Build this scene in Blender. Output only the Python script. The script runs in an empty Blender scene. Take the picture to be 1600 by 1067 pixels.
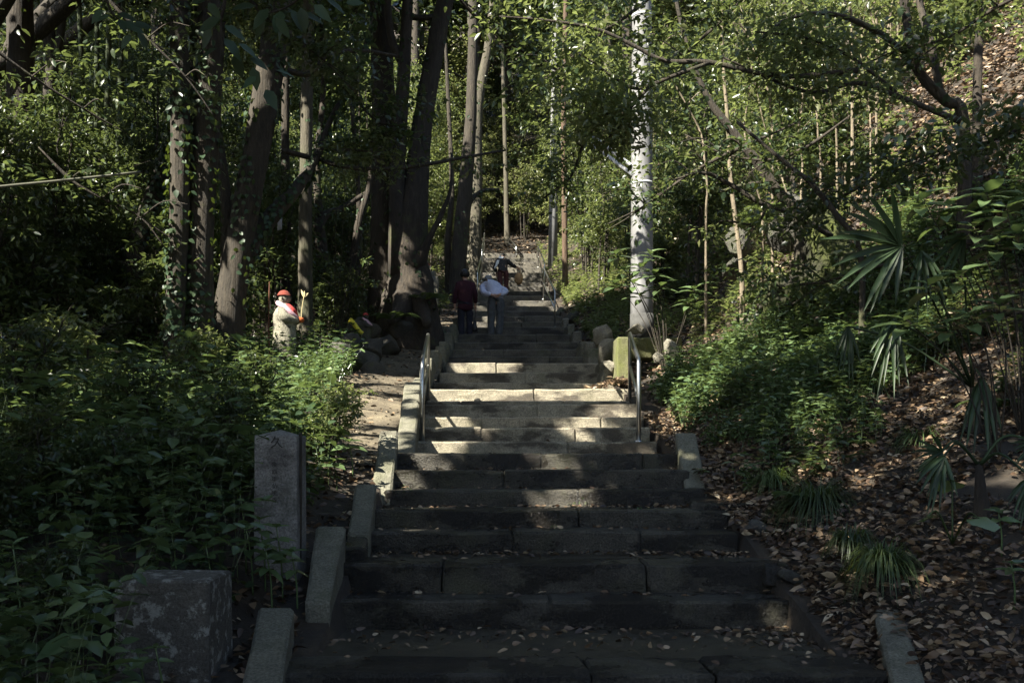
import bpy, bmesh, math, random
import numpy as np
from mathutils import Vector, Matrix, Euler, noise as mnoise

R = math.radians
random.seed(7)
rng = np.random.default_rng(7)
SC = bpy.context.scene
COL = SC.collection

# ------------------------------------------------------------------ camera, sky, sun, exposure
F, EYE, CX, VX, HY = 1556.0, 1.45, -0.43, 772.0, 712.0
cam_d = bpy.data.cameras.new("camera")
cam_d.sensor_width = 36.0
cam_d.lens = 36.0 * F / 1600.0
cam_d.shift_x = (800 - VX) / 1600.0
cam_d.shift_y = (HY - 533.5) / 1600.0
cam_d.clip_start, cam_d.clip_end = 0.1, 600
cam = bpy.data.objects.new("camera", cam_d)
COL.objects.link(cam)
cam.location = (CX, 0, EYE)
cam.rotation_euler = (R(90), 0, 0)
SC.camera = cam

SUN = Vector((-0.56, -0.45, 0.70)).normalized()      # towards the sun
SUN_EL = math.asin(SUN.z)
SUN_ROT = math.atan2(SUN.x, SUN.y)
w = bpy.data.worlds.new("World")
SC.world = w
w.use_nodes = True
nt = w.node_tree
sky = nt.nodes.new("ShaderNodeTexSky")
sky.sky_type = 'NISHITA'
sky.sun_disc = False
sky.sun_elevation = SUN_EL
sky.sun_rotation = SUN_ROT
bg = nt.nodes["Background"]
bg.inputs["Strength"].default_value = 0.065
nt.links.new(sky.outputs[0], bg.inputs["Color"])
sl = bpy.data.lights.new("sun", 'SUN')
sl.energy = 5.0
sl.angle = R(0.5)
sl.color = (1.0, 0.94, 0.81)
so = bpy.data.objects.new("sun", sl)
COL.objects.link(so)
so.rotation_euler = SUN.to_track_quat('Z', 'Y').to_euler()
so.location = SUN * 60
SC.view_settings.view_transform = 'Standard'
SC.view_settings.look = 'None'
SC.view_settings.exposure = 2.3
SC.view_settings.gamma = 1.0
SC.view_settings.use_curve_mapping = False
SC.render.engine = 'CYCLES'
SC.cycles.max_bounces = 6
SC.cycles.diffuse_bounces = 3
SC.cycles.glossy_bounces = 2
SC.cycles.transmission_bounces = 3
SC.cycles.transparent_max_bounces = 4
SC.cycles.use_denoising = True


def P(px, py, Y):
    """the point at depth Y that stands at this pixel of the 1600 px photograph"""
    return Vector((CX + (px - VX) * Y / F, Y, EYE + (HY - py) * Y / F))


# ------------------------------------------------------------------ stairs profile
STEPS = [  # y px of the edge, depth, left px, right px
    (1053, 4.6, 440, 1388), (938, 5.85, 515, 1252), (881, 6.2, 530, 1228), (831, 6.95, 576, 1146),
    (797, 7.35, 582, 1133), (765, 7.9, 605, 1096), (735, 8.3, 612, 1070), (709, 8.8, 620, 1060),
    (690, 10.2, 643, 1022), (668, 10.7, 648, 1012), (652, 11.3, 650, 1003), (632, 11.9, 658, 1000),
    (626, 12.7, 670, 982), (608, 13.3, 672, 980), (598, 14.4, 680, 960), (582, 15.6, 690, 945),
    (567, 16.8, 700, 934), (557, 18.0, 704, 918), (546, 19.0, 709, 912), (535, 20.0, 712, 900),
    (522, 21.3, 713, 890), (511, 23.3, 722, 884), (503, 24.0, 725, 881), (494, 24.8, 728, 877),
    (486, 25.6, 731, 873), (478, 26.6, 735, 870), (470, 28.0, 740, 866), (462, 28.9, 743, 863),
    (455, 29.9, 744, 860), (448, 31.0, 745, 857), (441, 32.0, 747, 854), (434, 33.0, 749, 850),
    (426, 34.0, 751, 847), (418, 35.0, 752, 845), (410, 36.2, 753, 843), (403, 37.5, 754, 840), (396, 39.0, 755, 838)]
SY = [s[1] for s in STEPS]
SZ = [EYE + (HY - s[0]) * s[1] / F for s in STEPS]
_prof_y = [-40, 0, 4.55] + [a + 0.02 for a in SY] + [42, 50, 60, 75, 100, 150, 220]
_z0 = SZ[0] - 0.17
_prof_z = [_z0 - 0.5, _z0, _z0] + [z - 0.03 for z in SZ] + [SZ[-1] + 0.9, 13.0, 18.5, 27.5, 43.0, 70.0, 100.0]


def hs(y):
    return np.interp(y, _prof_y, _prof_z)


def smooth_hs(y):
    return (hs(y - 0.8) + hs(y - 0.4) + hs(y) + hs(y + 0.4) + hs(y + 0.8)) / 5


def wob(x, y):
    return (0.5 * np.sin(1.7 * x + 0.6 * y + 1.0) * np.cos(1.1 * y - 0.5 * x) + 0.3 * np.sin(3.9 * x - 2.3 * y)
            + 0.2 * np.cos(6.1 * y + 4.7 * x + 2.0))


def H(x, y):
    x = np.asarray(x, float); y = np.asarray(y, float)
    b = smooth_hs(y)
    r = np.maximum(0, x - 1.45)
    far = np.clip((y - 36) / 12, 0, 1)
    k = np.clip((y - 3) / 8, 0.55, 1)
    rise = (0.42 * np.minimum(r, 1.9) + 1.05 * np.clip(r - 1.9, 0, 9) * k + 0.55 * np.clip(r - 10.9, 0, 40)) * (1 - 0.55 * far)
    l = np.maximum(0, -x - 1.5)
    rise = rise + 0.15 * np.clip((l - .12) / .4, 0, 1) * np.clip((9.5 - y) / 2.0, 0, 1) * np.clip((y - 5.0) / .8, 0, 1) + 0.10 * np.minimum(l, 1.0) + 0.02 * l + 0.22 * np.clip(l - 11, 0, 60)
    amp = np.clip((np.abs(x) - 1.4) / 1.5, 0, 1)
    z = b + rise + wob(x, y) * (0.05 + 0.09 * amp) * amp + amp * far * 0.8 * np.sin(0.31 * x + 1) * np.sin(0.23 * y)
    inside = (np.abs(x) < 1.28) & (y < 39.5)
    return np.where(inside, b - 0.30, z)


def Hf(x, y):
    return float(H(x, y))


# ------------------------------------------------------------------ sun gaps in the canopy (world point, radius)
HOLES = []


def hole(px, py, Y, r):
    HOLES.append((P(px, py, Y), r))


for px in (715, 790, 860, 930): hole(px, 614, 13.3, 0.42)
hole(690, 645, 11.3, 0.16); hole(960, 640, 11.8, 0.30); hole(780, 572, 16.8, 0.36); hole(735, 575, 16.6, .3); hole(840, 570, 16.8, .2)
hole(875, 722, 8.6, 0.10); hole(900, 775, 7.8, 0.13); hole(860, 790, 7.7, 0.09); hole(960, 700, 10.0, 0.22); hole(1010, 698, 10, .1)
hole(930, 660, 11, 0.25); hole(840, 655, 11, .15)
for q in ((1003, 490, .42), (1003, 440, .2), (1003, 300, .26), (998, 250, .2), (1003, 130, .3), (1000, 370, .16), (1003, 110, .2)): hole(q[0], q[1], 15.5, q[2])
for q in ((640, 600, 12, .35), (610, 625, 11.4, .35), (585, 640, 11, .2), (640, 660, 10, .25), (650, 570, 13.5, .3), (668, 545, 15, .3), (690, 525, 20, .5), (690, 470, 24, .9)): hole(*q)
for q in ((520, 540, 14, .7), (480, 560, 13, .85), (420, 560, 12.5, .85), (360, 555, 12.5, .85), (300, 555, 12, .8), (240, 560, 11.5, .6), (540, 590, 11.8, .6), (480, 605, 11, .6), (410, 610, 10.8, .5), (340, 600, 10.8, .5), (500, 640, 10, .4), (540, 680, 9.5, .4), (560, 700, 9, .3), (525, 720, 8.6, .3), (210, 600, 10, .35), (110, 640, 8.6, .2), (190, 665, 8, .2), (290, 640, 9, .25)): hole(*q)
for q in ((1040, 600, 11, .4), (1080, 610, 11, .45), (1130, 590, 11.4, .35), (1040, 640, 10.5, .25), (1020, 550, 14, .5), (1060, 540, 14, .5), (960, 595, 14, .45), (975, 560, 14, .4), (1250, 560, 11, .5), (1320, 560, 11, .35)): hole(*q)
for q in ((1440, 345, 9, .32), (1420, 400, 9, .22), (1330, 500, 10.5, .3), (1272, 400, 12.5, .22), (1205, 370, 13.5, .55), (1190, 480, 13.5, .5), (1230, 440, 13.5, .35), (1150, 560, 12.5, .35)): hole(*q)
for q in ((1560, 60, 15, 2.0), (1450, 60, 15, 2.0), (1340, 80, 15, 1.7), (1240, 100, 15, 1.5), (1380, 180, 14, 1.4), (1260, 220, 14, 1.4), (1160, 240, 14, 1.3), (1120, 330, 14, .9), (1100, 120, 15, 1.3)): hole(*q)
for q in ((1580, 20, 16, 2.0), (1520, 110, 14, 1.6), (1590, 130, 13, 1.3), (1330, 150, 14.5, 1.5)): hole(*q)
for q in ((445, 490, 15, .5), (275, 450, 13, .3), (412, 170, 15, .4), (412, 130, 15, .3), (475, 200, 18, .35), (345, 505, 15, .35)): hole(*q)
for q in ((835, 470, 28, .5), (835, 440, 31.5, 1.0), (770, 440, 31, .7), (790, 470, 27, .3), (800, 370, 42, 2.0), (740, 370, 41, 1.6), (670, 430, 26, .7)): hole(*q)
for q in ((800, 280, 40, 3.5), (860, 230, 36, 3), (760, 200, 42, 4), (920, 300, 30, 2.5), (960, 200, 30, 2.5), (700, 250, 38, 2.5), (900, 400, 27, 1.6), (930, 350, 26, 1.6), (560, 200, 34, 2.6), (380, 260, 30, 2.0), (150, 150, 32, 2.2), (250, 170, 34, 2), (60, 300, 30, 1.5)): hole(*q)
_g = random.Random(17)
for _ in range(46): hole(_g.choice((_g.uniform(0, 370), _g.uniform(490, 570))), _g.uniform(585, 740), _g.uniform(6.5, 10), _g.uniform(.08, .17))
for _ in range(40): hole(_g.uniform(1080, 1590), _g.uniform(560, 1000), _g.uniform(5, 10.5), _g.uniform(.06, .13))
for _ in range(26): hole(_g.uniform(640, 1010), _g.uniform(640, 780), _g.uniform(8, 11.5), _g.uniform(.06, .14))
for q in ((870, 722, 8.7, .22), (880, 780, 7.85, .24), (930, 755, 8.2, .15), (850, 800, 7.3, .14), (940, 700, 9.4, .24), (990, 700, 9.8, .2), (700, 650, 11.2, .25), (780, 655, 11, .14), (900, 650, 11.2, .25)): hole(*q)
HP = np.array([h[0] for h in HOLES]); HR = np.array([h[1] for h in HOLES]); SUNV = np.array(SUN)


def in_holes(pts, extra=0.0, scale=1.0):
    """True where the line from a listed sunlit spot to the sun passes close to the point"""
    out = np.zeros(len(pts), bool)
    for p, r in zip(HP, HR):
        d = pts - p
        t = d @ SUNV
        q = d - t[:, None] * SUNV
        out |= (t > 0.25) & ((q * q).sum(1) < (r * scale + extra) ** 2)
    return out


# ------------------------------------------------------------------ mesh helpers
def link(name, me, m=None, parent=None, loc=None):
    o = bpy.data.objects.new(name, me)
    COL.objects.link(o)
    if m is not None and me is not None and len(me.materials) == 0:
        me.materials.append(m)
    if parent is not None: o.parent = parent
    if loc is not None: o.location = loc
    return o


def empty(name, loc=(0, 0, 0)):
    return link(name, None, loc=loc)


def tag(o, label=None, cat=None, group=None, kind=None):
    if label: o["label"] = label
    if cat: o["category"] = cat
    if group: o["group"] = group
    if kind: o["kind"] = kind
    return o


def np_mesh(name, V, Fc, smooth=False):
    """V (n,3); Fc list of (m,k) int arrays"""
    me = bpy.data.meshes.new(name)
    V = np.asarray(V, np.float32)
    me.vertices.add(len(V)); me.vertices.foreach_set("co", V.ravel())
    loops = np.concatenate([f.ravel() for f in Fc]).astype(np.int32)
    tot = np.concatenate([np.full(len(f), f.shape[1], np.int32) for f in Fc])
    start = np.concatenate([[0], np.cumsum(tot)[:-1]]).astype(np.int32)
    me.loops.add(len(loops)); me.loops.foreach_set("vertex_index", loops)
    me.polygons.add(len(tot)); me.polygons.foreach_set("loop_start", start)
    me.polygons.foreach_set("loop_total", tot)
    if smooth: me.polygons.foreach_set("use_smooth", np.ones(len(tot), bool))
    me.update(calc_edges=True)
    return me


class MB:
    def __init__(s): s.v = []; s.f = []; s.n = 0

    def add(s, V, Fs):
        V = np.asarray(V, float).reshape(-1, 3)
        s.v.append(V); s.f += [np.asarray(f) + s.n for f in Fs if len(f)]; s.n += len(V)
        return s

    def mesh(s, name, smooth=False):
        return np_mesh(name, np.concatenate(s.v), s.f, smooth)

    def build(s, name, m, parent=None, smooth=False, origin=None):
        V = np.concatenate(s.v)
        if origin is not None: V = V - np.array(origin)
        me = np_mesh(name, V, s.f, smooth)
        return link(name, me, m, parent, origin)


def unit(a):
    return a / np.maximum(1e-9, np.linalg.norm(a, axis=-1, keepdims=True))


def spline(pts, n):
    pts = np.asarray(pts, float)
    if len(pts) == 2:
        t = np.linspace(0, 1, n)[:, None]
        return pts[0] * (1 - t) + pts[1] * t
    out = []
    e = np.vstack([2 * pts[0] - pts[1], pts, 2 * pts[-1] - pts[-2]])
    m = len(pts) - 1
    for u in np.linspace(0, m - 1e-6, n):
        i = int(u); t = u - i
        a, b, c, d = e[i], e[i + 1], e[i + 2], e[i + 3]
        out.append(0.5 * (2 * b + (c - a) * t + (2 * a - 5 * b + 4 * c - d) * t * t + (3 * b - a - 3 * c + d) * t ** 3))
    return np.array(out)


def tube(mb, pts, rad, k=8, n=None, rough=0.0, cap=True, seed=0, curve=True):
    """a round limb through pts (x,y,z); rad: one radius per point"""
    pts = np.asarray(pts, float)
    rad = np.full(len(pts), rad, float) if np.isscalar(rad) else np.asarray(rad, float)
    if n is None: n = max(2, 4 * (len(pts) - 1) + 1) if curve else len(pts)
    if curve:
        q = spline(np.column_stack([pts, rad]), n)
        c, r = q[:, :3], np.maximum(q[:, 3], 1e-4)
    else:
        c, r = pts, rad; n = len(pts)
    T = unit(np.gradient(c, axis=0))
    up = np.array([0.0, 1.0, 0.0]) if abs(T[:, 1]).max() < 0.9 else np.array([1.0, 0.0, 0.0])
    A = unit(np.cross(T, up)); B = np.cross(A, T)
    ang = np.linspace(0, 2 * np.pi, k, endpoint=False)
    g = np.random.default_rng(seed)
    rr = r[:, None] * np.ones((1, k))
    if rough:
        ph = g.uniform(0, 6.28, 6)
        s_ = np.linspace(0, 1, n)[:, None] * n
        rr = rr * (1 + rough * (0.6 * np.sin(3 * ang[None] + ph[0] + 0.3 * s_) + 0.5 * np.sin(5 * ang[None] + ph[1] - 0.2 * s_)
                                + 0.5 * np.sin(0.9 * s_ + ph[2]) * np.cos(ang[None] + ph[3]) + 0.4 * g.normal(size=(n, k))))
    V = c[:, None, :] + rr[..., None] * (np.cos(ang)[None, :, None] * A[:, None, :] + np.sin(ang)[None, :, None] * B[:, None, :])
    i = np.arange(n - 1)[:, None] * k; j = np.arange(k)[None]; j2 = (j + 1) % k
    q = np.stack([i + j, i + j2, i + k + j2, i + k + j], -1).reshape(-1, 4)
    V = V.reshape(-1, 3)
    caps = []
    if cap:
        V = np.vstack([V, c[0], c[-1]])
        a = np.arange(k)
        caps = [np.stack([(a + 1) % k, a, np.full(k, n * k)], -1), np.stack([(n - 1) * k + a, (n - 1) * k + (a + 1) % k, np.full(k, n * k + 1)], -1)]
    mb.add(V, [q] + caps)
    return c


def box(mb, x0, x1, y0, y1, z0, z1):
    V = [(x0, y0, z0), (x1, y0, z0), (x1, y1, z0), (x0, y1, z0), (x0, y0, z1), (x1, y0, z1), (x1, y1, z1), (x0, y1, z1)]
    mb.add(V, [np.array([(0, 3, 2, 1), (4, 5, 6, 7), (0, 1, 5, 4), (1, 2, 6, 5), (2, 3, 7, 6), (3, 0, 4, 7)])])


def bm_mesh(bm, name, smooth=False):
    me = bpy.data.meshes.new(name); bm.to_mesh(me); bm.free()
    if smooth:
        me.polygons.foreach_set("use_smooth", np.ones(len(me.polygons), bool))
    return me


def hewn(corners, cham=0.012, cuts=3, jit=0.004, seed=0):
    """a hewn block from 8 corners (bottom 4 counter-clockwise, then top 4)"""
    bm = bmesh.new()
    vs = [bm.verts.new(c) for c in corners]
    for f in ((0, 3, 2, 1), (4, 5, 6, 7), (0, 1, 5, 4), (1, 2, 6, 5), (2, 3, 7, 6), (3, 0, 4, 7)):
        bm.faces.new([vs[i] for i in f])
    bm.normal_update()
    if cham:
        bmesh.ops.bevel(bm, geom=bm.edges[:], offset=cham, segments=1, affect='EDGES', profile=0.5)
    if cuts:
        L = [e for e in bm.edges if e.calc_length() > 0.22]
        bmesh.ops.subdivide_edges(bm, edges=L, cuts=cuts, use_grid_fill=True)
    for v in bm.verts:
        n = mnoise.noise_vector(v.co * 5.0 + Vector((seed * 3.1, 0, 0))) * jit * 1.6 + mnoise.noise_vector(v.co * 21.0 + Vector((seed, 5, 0))) * jit
        v.co += n
    return bm


def boulder(mb, c, s, seed, sub=2, cut=.92):
    bm = bmesh.new()
    bmesh.ops.create_icosphere(bm, subdivisions=sub, radius=1.0)
    g = random.Random(seed)
    off = Vector((g.uniform(0, 50), g.uniform(0, 50), g.uniform(0, 50)))
    planes = [(Vector((g.gauss(0, 1), g.gauss(0, 1), g.gauss(0, 1))).normalized(), g.uniform(.42, .8)) for _ in range(12)]
    V = []
    for v in bm.verts:
        p = v.co * (1.15 + 0.40 * mnoise.noise(v.co * 1.3 + off) + 0.18 * mnoise.noise(v.co * 3.5 + off))
        for n, d in planes:
            k = p.dot(n) - d
            if k > 0: p -= n * k * cut
        p += v.co * (0.10 * mnoise.noise(v.co * 7 + off) + .05 * mnoise.noise(v.co * 17 + off))
        V.append((c[0] + p.x * s[0], c[1] + p.y * s[1], c[2] + p.z * s[2]))
    bm.verts.index_update()
    Fc = np.array([[v.index for v in f.verts] for f in bm.faces])
    bm.free()
    mb.add(V, [Fc])


def leaf_arrays(Pt, D, N, L, W, fine=False, droop=0.12):
    """diamond (2 triangles) or creased (4 triangles) leaves"""
    Pt = np.asarray(Pt, float); n = len(Pt)
    D = unit(D); S = unit(np.cross(D, N)); N2 = np.cross(S, D)
    L = np.broadcast_to(np.asarray(L, float), (n,))[:, None]; W = np.broadcast_to(np.asarray(W, float), (n,))[:, None]
    if not fine:
        V = np.stack([Pt, Pt + D * L * .42 + S * W * .5 + N2 * L * .07, Pt + D * L - N2 * L * droop, Pt + D * L * .42 - S * W * .5 + N2 * L * .07], 1).reshape(-1, 3)
        b = np.arange(n)[:, None] * 4
        return V, [np.concatenate([b + [0, 1, 2], b + [0, 2, 3]])]
    V = np.stack([Pt, Pt + D * L * .26 + S * W * .46 + N2 * W * .10, Pt + D * L * .62 + S * W * .40 + N2 * (W * .10 - L * droop * .4), Pt + D * L - N2 * L * droop,
                  Pt + D * L * .62 - S * W * .40 + N2 * (W * .10 - L * droop * .4), Pt + D * L * .26 - S * W * .46 + N2 * W * .10, Pt + D * L * .5 - N2 * L * droop * .2], 1).reshape(-1, 3)
    b = np.arange(n)[:, None] * 7
    return V, [np.concatenate([b + t for t in ([0, 1, 6], [1, 2, 6], [2, 3, 6], [3, 4, 6], [4, 5, 6], [5, 0, 6])])]


def rand_dirs(g, n, zlo=-0.6, zhi=0.4):
    a = g.uniform(0, 2 * np.pi, n); z = g.uniform(zlo, zhi, n); r = np.sqrt(1 - z * z)
    return np.column_stack([r * np.cos(a), r * np.sin(a), z])


def clump_leaves(g, C, R_, per, L, W, squash=0.6):
    """leaves gathered in clumps round the centres C"""
    n = len(C) * per
    c = np.repeat(C, per, 0); r = np.repeat(np.broadcast_to(R_, (len(C),)), per)
    off = g.normal(size=(n, 3)) * 0.5
    off[:, 2] *= squash
    Pt = c + off * r[:, None]
    D = unit(unit(off) * 0.8 + rand_dirs(g, n) * 0.8 + np.array([0, 0, -0.2]))
    N = unit(g.normal(size=(n, 3)) * 0.5 + np.array([0, 0, 1.0]))
    ll = L * g.uniform(.65, 1.3, n)
    return Pt, D, N, ll, ll * W / L * g.uniform(.8, 1.2, n)


# ------------------------------------------------------------------ materials
def mat(name):
    m = bpy.data.materials.new(name); m.use_nodes = True
    t = m.node_tree; b = t.nodes["Principled BSDF"]
    return m, t, b


def nd(t, kind, **kw):
    n = t.nodes.new(kind)
    for k, v in kw.items():
        if k in n.inputs: n.inputs[k].default_value = v
        else: setattr(n, k, v)
    return n


def ramp(t, src, stops):
    r = t.nodes.new("ShaderNodeValToRGB")
    e = r.color_ramp.elements
    while len(e) < len(stops): e.new(0.5)
    for i, (p, c) in enumerate(stops):
        e[i].position = p; e[i].color = (*c, 1)
    t.links.new(src, r.inputs[0])
    return r


def noise_tex(t, scale, detail=4, rough=0.6, coord='Object', dim=None):
    tc = t.nodes.new("ShaderNodeTexCoord")
    n = nd(t, "ShaderNodeTexNoise", Scale=scale, Detail=detail, Roughness=rough)
    t.links.new(tc.outputs[coord], n.inputs["Vector"])
    return n


def geo_noise(t, scale, detail=4, rough=0.6, squash=None):
    g = t.nodes.new("ShaderNodeNewGeometry")
    n = nd(t, "ShaderNodeTexNoise", Scale=scale, Detail=detail, Roughness=rough)
    if squash:
        mp = t.nodes.new("ShaderNodeMapping"); mp.inputs["Scale"].default_value = squash
        t.links.new(g.outputs["Position"], mp.inputs["Vector"]); t.links.new(mp.outputs[0], n.inputs["Vector"])
    else:
        t.links.new(g.outputs["Position"], n.inputs["Vector"])
    return n


def bump(t, b, src, strength=0.5, dist=0.01, chain=None):
    n = nd(t, "ShaderNodeBump", Strength=strength, Distance=dist)
    t.links.new(src, n.inputs["Height"])
    if chain: t.links.new(chain.outputs[0], n.inputs["Normal"])
    t.links.new(n.outputs[0], b.inputs["Normal"])
    return n


def mixc(t, fac, a, b_, mode='MIX'):
    n = t.nodes.new("ShaderNodeMix"); n.data_type = 'RGBA'; n.blend_type = mode
    if isinstance(fac, (int, float)): n.inputs[0].default_value = fac
    else: t.links.new(fac, n.inputs[0])
    for s, i in ((a, 6), (b_, 7)):
        if isinstance(s, tuple): n.inputs[i].default_value = (*s, 1)
        else: t.links.new(s, n.inputs[i])
    return n.outputs[2]


def leaf_mat(name, cols, rough=0.42, trans=0.30, tcol=(0.16, 0.22, 0.03), spec=0.5):
    m, t, b = mat(name)
    g = t.nodes.new("ShaderNodeNewGeometry")
    r = ramp(t, g.outputs["Random Per Island"], [(i / (len(cols) - 1), c) for i, c in enumerate(cols)])
    oi = t.nodes.new("ShaderNodeObjectInfo")
    hs_ = nd(t, "ShaderNodeHueSaturation")
    mr = nd(t, "ShaderNodeMapRange"); mr.inputs[3].default_value = 0.55; mr.inputs[4].default_value = 1.35
    t.links.new(oi.outputs["Random"], mr.inputs[0]); t.links.new(mr.outputs[0], hs_.inputs["Value"])
    t.links.new(r.outputs[0], hs_.inputs["Color"])
    t.links.new(hs_.outputs[0], b.inputs["Base Color"])
    b.inputs["Roughness"].default_value = rough
    b.inputs["Specular IOR Level"].default_value = spec
    tr = nd(t, "ShaderNodeBsdfTranslucent", Color=(*tcol, 1))
    mx = nd(t, "ShaderNodeMixShader", Fac=trans)
    t.links.new(b.outputs[0], mx.inputs[1]); t.links.new(tr.outputs[0], mx.inputs[2])
    t.links.new(mx.outputs[0], t.nodes["Material Output"].inputs["Surface"])
    return m


M = {}
M['leaf_dark'] = leaf_mat("evergreen_leaf", [(.014, .026, .011), (.022, .038, .015), (.036, .055, .021), (.065, .082, .034)], rough=.34, trans=.26, tcol=(.17, .22, .06))
M['leaf_mid'] = leaf_mat("woodland_leaf", [(.028, .044, .016), (.052, .070, .025), (.082, .098, .036), (.13, .137, .058)], rough=.34, trans=.34, tcol=(.24, .29, .085))
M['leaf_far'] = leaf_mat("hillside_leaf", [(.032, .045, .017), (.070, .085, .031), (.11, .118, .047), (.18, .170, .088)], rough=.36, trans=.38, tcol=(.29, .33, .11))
M['leaf_nettle'] = leaf_mat("nettle_leaf", [(.038, .066, .030), (.058, .092, .040), (.080, .118, .050), (.11, .145, .066)], rough=.27, trans=.20, tcol=(.19, .27, .07))
M['leaf_blue'] = leaf_mat("glossy_ivy_leaf", [(.016, .030, .016), (.024, .042, .022), (.036, .056, .028)], rough=.48, trans=.15, spec=.22)
M['leaf_palm'] = leaf_mat("palm_leaf", [(.016, .030, .014), (.024, .042, .018), (.034, .054, .024)], rough=.46, trans=.18, spec=.3, tcol=(.10, .14, .03))
M['grass'] = leaf_mat("grass_blade", [(.028, .050, .018), (.045, .07, .022), (.065, .085, .03)], rough=.5, trans=.25)
M['fern'] = leaf_mat("fern_frond", [(.034, .058, .020), (.055, .085, .028)], rough=.5, trans=.25, tcol=(.16, .22, .05))


def litter_mat():
    m, t, b = mat("dead_leaf")
    g = t.nodes.new("ShaderNodeNewGeometry")
    r = ramp(t, g.outputs["Random Per Island"], [(0, (.022, .013, .008)), (.3, (.055, .032, .018)), (.55, (.10, .062, .034)), (.78, (.17, .115, .066)), (.93, (.25, .185, .115)), (1, (.34, .28, .19))])
    n = noise_tex(t, 60)
    t.links.new(mixc(t, .35, r.outputs[0], n.outputs[0], 'OVERLAY'), b.inputs["Base Color"])
    b.inputs["Roughness"].default_value = .55
    return m


M['litter'] = litter_mat()


def soil_mat(name, c0, c1, c2, rough=.9, scale=3):
    m, t, b = mat(name)
    n1 = geo_noise(t, scale, 6, .65); n2 = geo_noise(t, 45, 5, .7)
    r1 = ramp(t, n1.outputs[0], [(.32, c0), (.52, c1), (.72, c2)])
    t.links.new(mixc(t, .5, r1.outputs[0], ramp(t, n2.outputs[0], [(.3, (.25, .25, .25)), (.7, (.75, .75, .75))]).outputs[0], 'OVERLAY'), b.inputs["Base Color"])
    b.inputs["Roughness"].default_value = rough
    n3 = geo_noise(t, 18, 8, .75)
    bump(t, b, n3.outputs[0], .8, .05)
    return m


M['soil'] = soil_mat("forest_soil", (.012, .0095, .007), (.030, .022, .014), (.070, .050, .030))
M['path'] = soil_mat("trodden_path_soil", (.040, .032, .020), (.095, .077, .050), (.18, .15, .098), scale=2.6)
M['landing'] = soil_mat("damp_landing_soil", (.022, .018, .010), (.042, .034, .018), (.065, .052, .028), rough=.6)


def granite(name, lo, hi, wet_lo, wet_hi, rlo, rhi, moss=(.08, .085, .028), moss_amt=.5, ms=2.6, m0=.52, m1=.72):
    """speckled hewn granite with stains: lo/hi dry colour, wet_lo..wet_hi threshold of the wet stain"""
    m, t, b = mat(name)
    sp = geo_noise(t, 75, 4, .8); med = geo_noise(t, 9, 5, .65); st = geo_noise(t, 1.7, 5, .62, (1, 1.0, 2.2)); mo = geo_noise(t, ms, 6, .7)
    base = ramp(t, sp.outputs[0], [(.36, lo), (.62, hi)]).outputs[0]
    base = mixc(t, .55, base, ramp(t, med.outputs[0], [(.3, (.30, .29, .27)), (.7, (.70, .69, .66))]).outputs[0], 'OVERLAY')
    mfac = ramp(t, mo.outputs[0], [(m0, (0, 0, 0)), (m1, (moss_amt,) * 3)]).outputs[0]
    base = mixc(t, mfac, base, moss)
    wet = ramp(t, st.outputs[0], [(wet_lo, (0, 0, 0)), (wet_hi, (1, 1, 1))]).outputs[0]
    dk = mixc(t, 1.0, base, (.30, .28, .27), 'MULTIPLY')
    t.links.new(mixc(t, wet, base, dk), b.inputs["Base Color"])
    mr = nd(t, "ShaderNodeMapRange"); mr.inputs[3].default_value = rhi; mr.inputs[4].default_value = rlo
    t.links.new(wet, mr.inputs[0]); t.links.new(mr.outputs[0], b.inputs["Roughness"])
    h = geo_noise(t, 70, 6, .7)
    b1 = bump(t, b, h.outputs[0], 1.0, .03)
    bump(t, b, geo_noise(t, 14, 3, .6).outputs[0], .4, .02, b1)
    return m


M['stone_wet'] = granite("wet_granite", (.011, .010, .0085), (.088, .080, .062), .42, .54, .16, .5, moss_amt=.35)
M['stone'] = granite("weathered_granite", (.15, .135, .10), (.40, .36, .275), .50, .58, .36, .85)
M['stone_dark'] = granite("shaded_upper_granite", (.05, .046, .038), (.16, .145, .115), .46, .58, .34, .75)  # darker copy of the granite: shade on the upper steps put into the colour
M['stone_kerb'] = granite("mossy_kerb_granite", (.085, .083, .062), (.23, .222, .17), .60, .72, .5, .85, (.075, .082, .028), .7)
M['stone_grey'] = granite("grey_pillar_granite", (.12, .115, .108), (.31, .30, .28), .58, .72, .5, .85, (.045, .045, .03), .7, 3.2, .50, .66)
M['stone_lichen'] = granite("lichened_block_stone", (.05, .046, .038), (.12, .112, .095), .75, .85, .5, .9, (.34, .34, .30), .8, 15, .53, .60)
M['rock'] = granite("mossy_rock", (.030, .028, .024), (.10, .095, .08), .5, .65, .4, .85, (.055, .072, .018), .9)
M['rock_pale'] = granite("pale_rock", (.10, .095, .075), (.27, .25, .20), .6, .7, .5, .85, (.07, .085, .025), .7)
M['statue'] = granite("lichen_statue_stone", (.15, .145, .115), (.34, .325, .255), .72, .8, .6, .9, (.030, .030, .020), .75, 10, .52, .62)


def moss_mat():
    m, t, b = mat("moss_clad_rock")
    n1 = geo_noise(t, 2.2, 6, .7); n2 = geo_noise(t, 40, 5, .7)
    r = ramp(t, n1.outputs[0], [(.34, (.018, .015, .010)), (.48, (.030, .034, .009)), (.66, (.080, .10, .014))])
    t.links.new(mixc(t, .4, r.outputs[0], n2.outputs[0], 'OVERLAY'), b.inputs["Base Color"])
    b.inputs["Roughness"].default_value = .95
    bump(t, b, n2.outputs[0], 1, .03, bump(t, b, geo_noise(t, 7, 6, .7).outputs[0], .8, .08))
    return m


M['moss'] = moss_mat()


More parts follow.
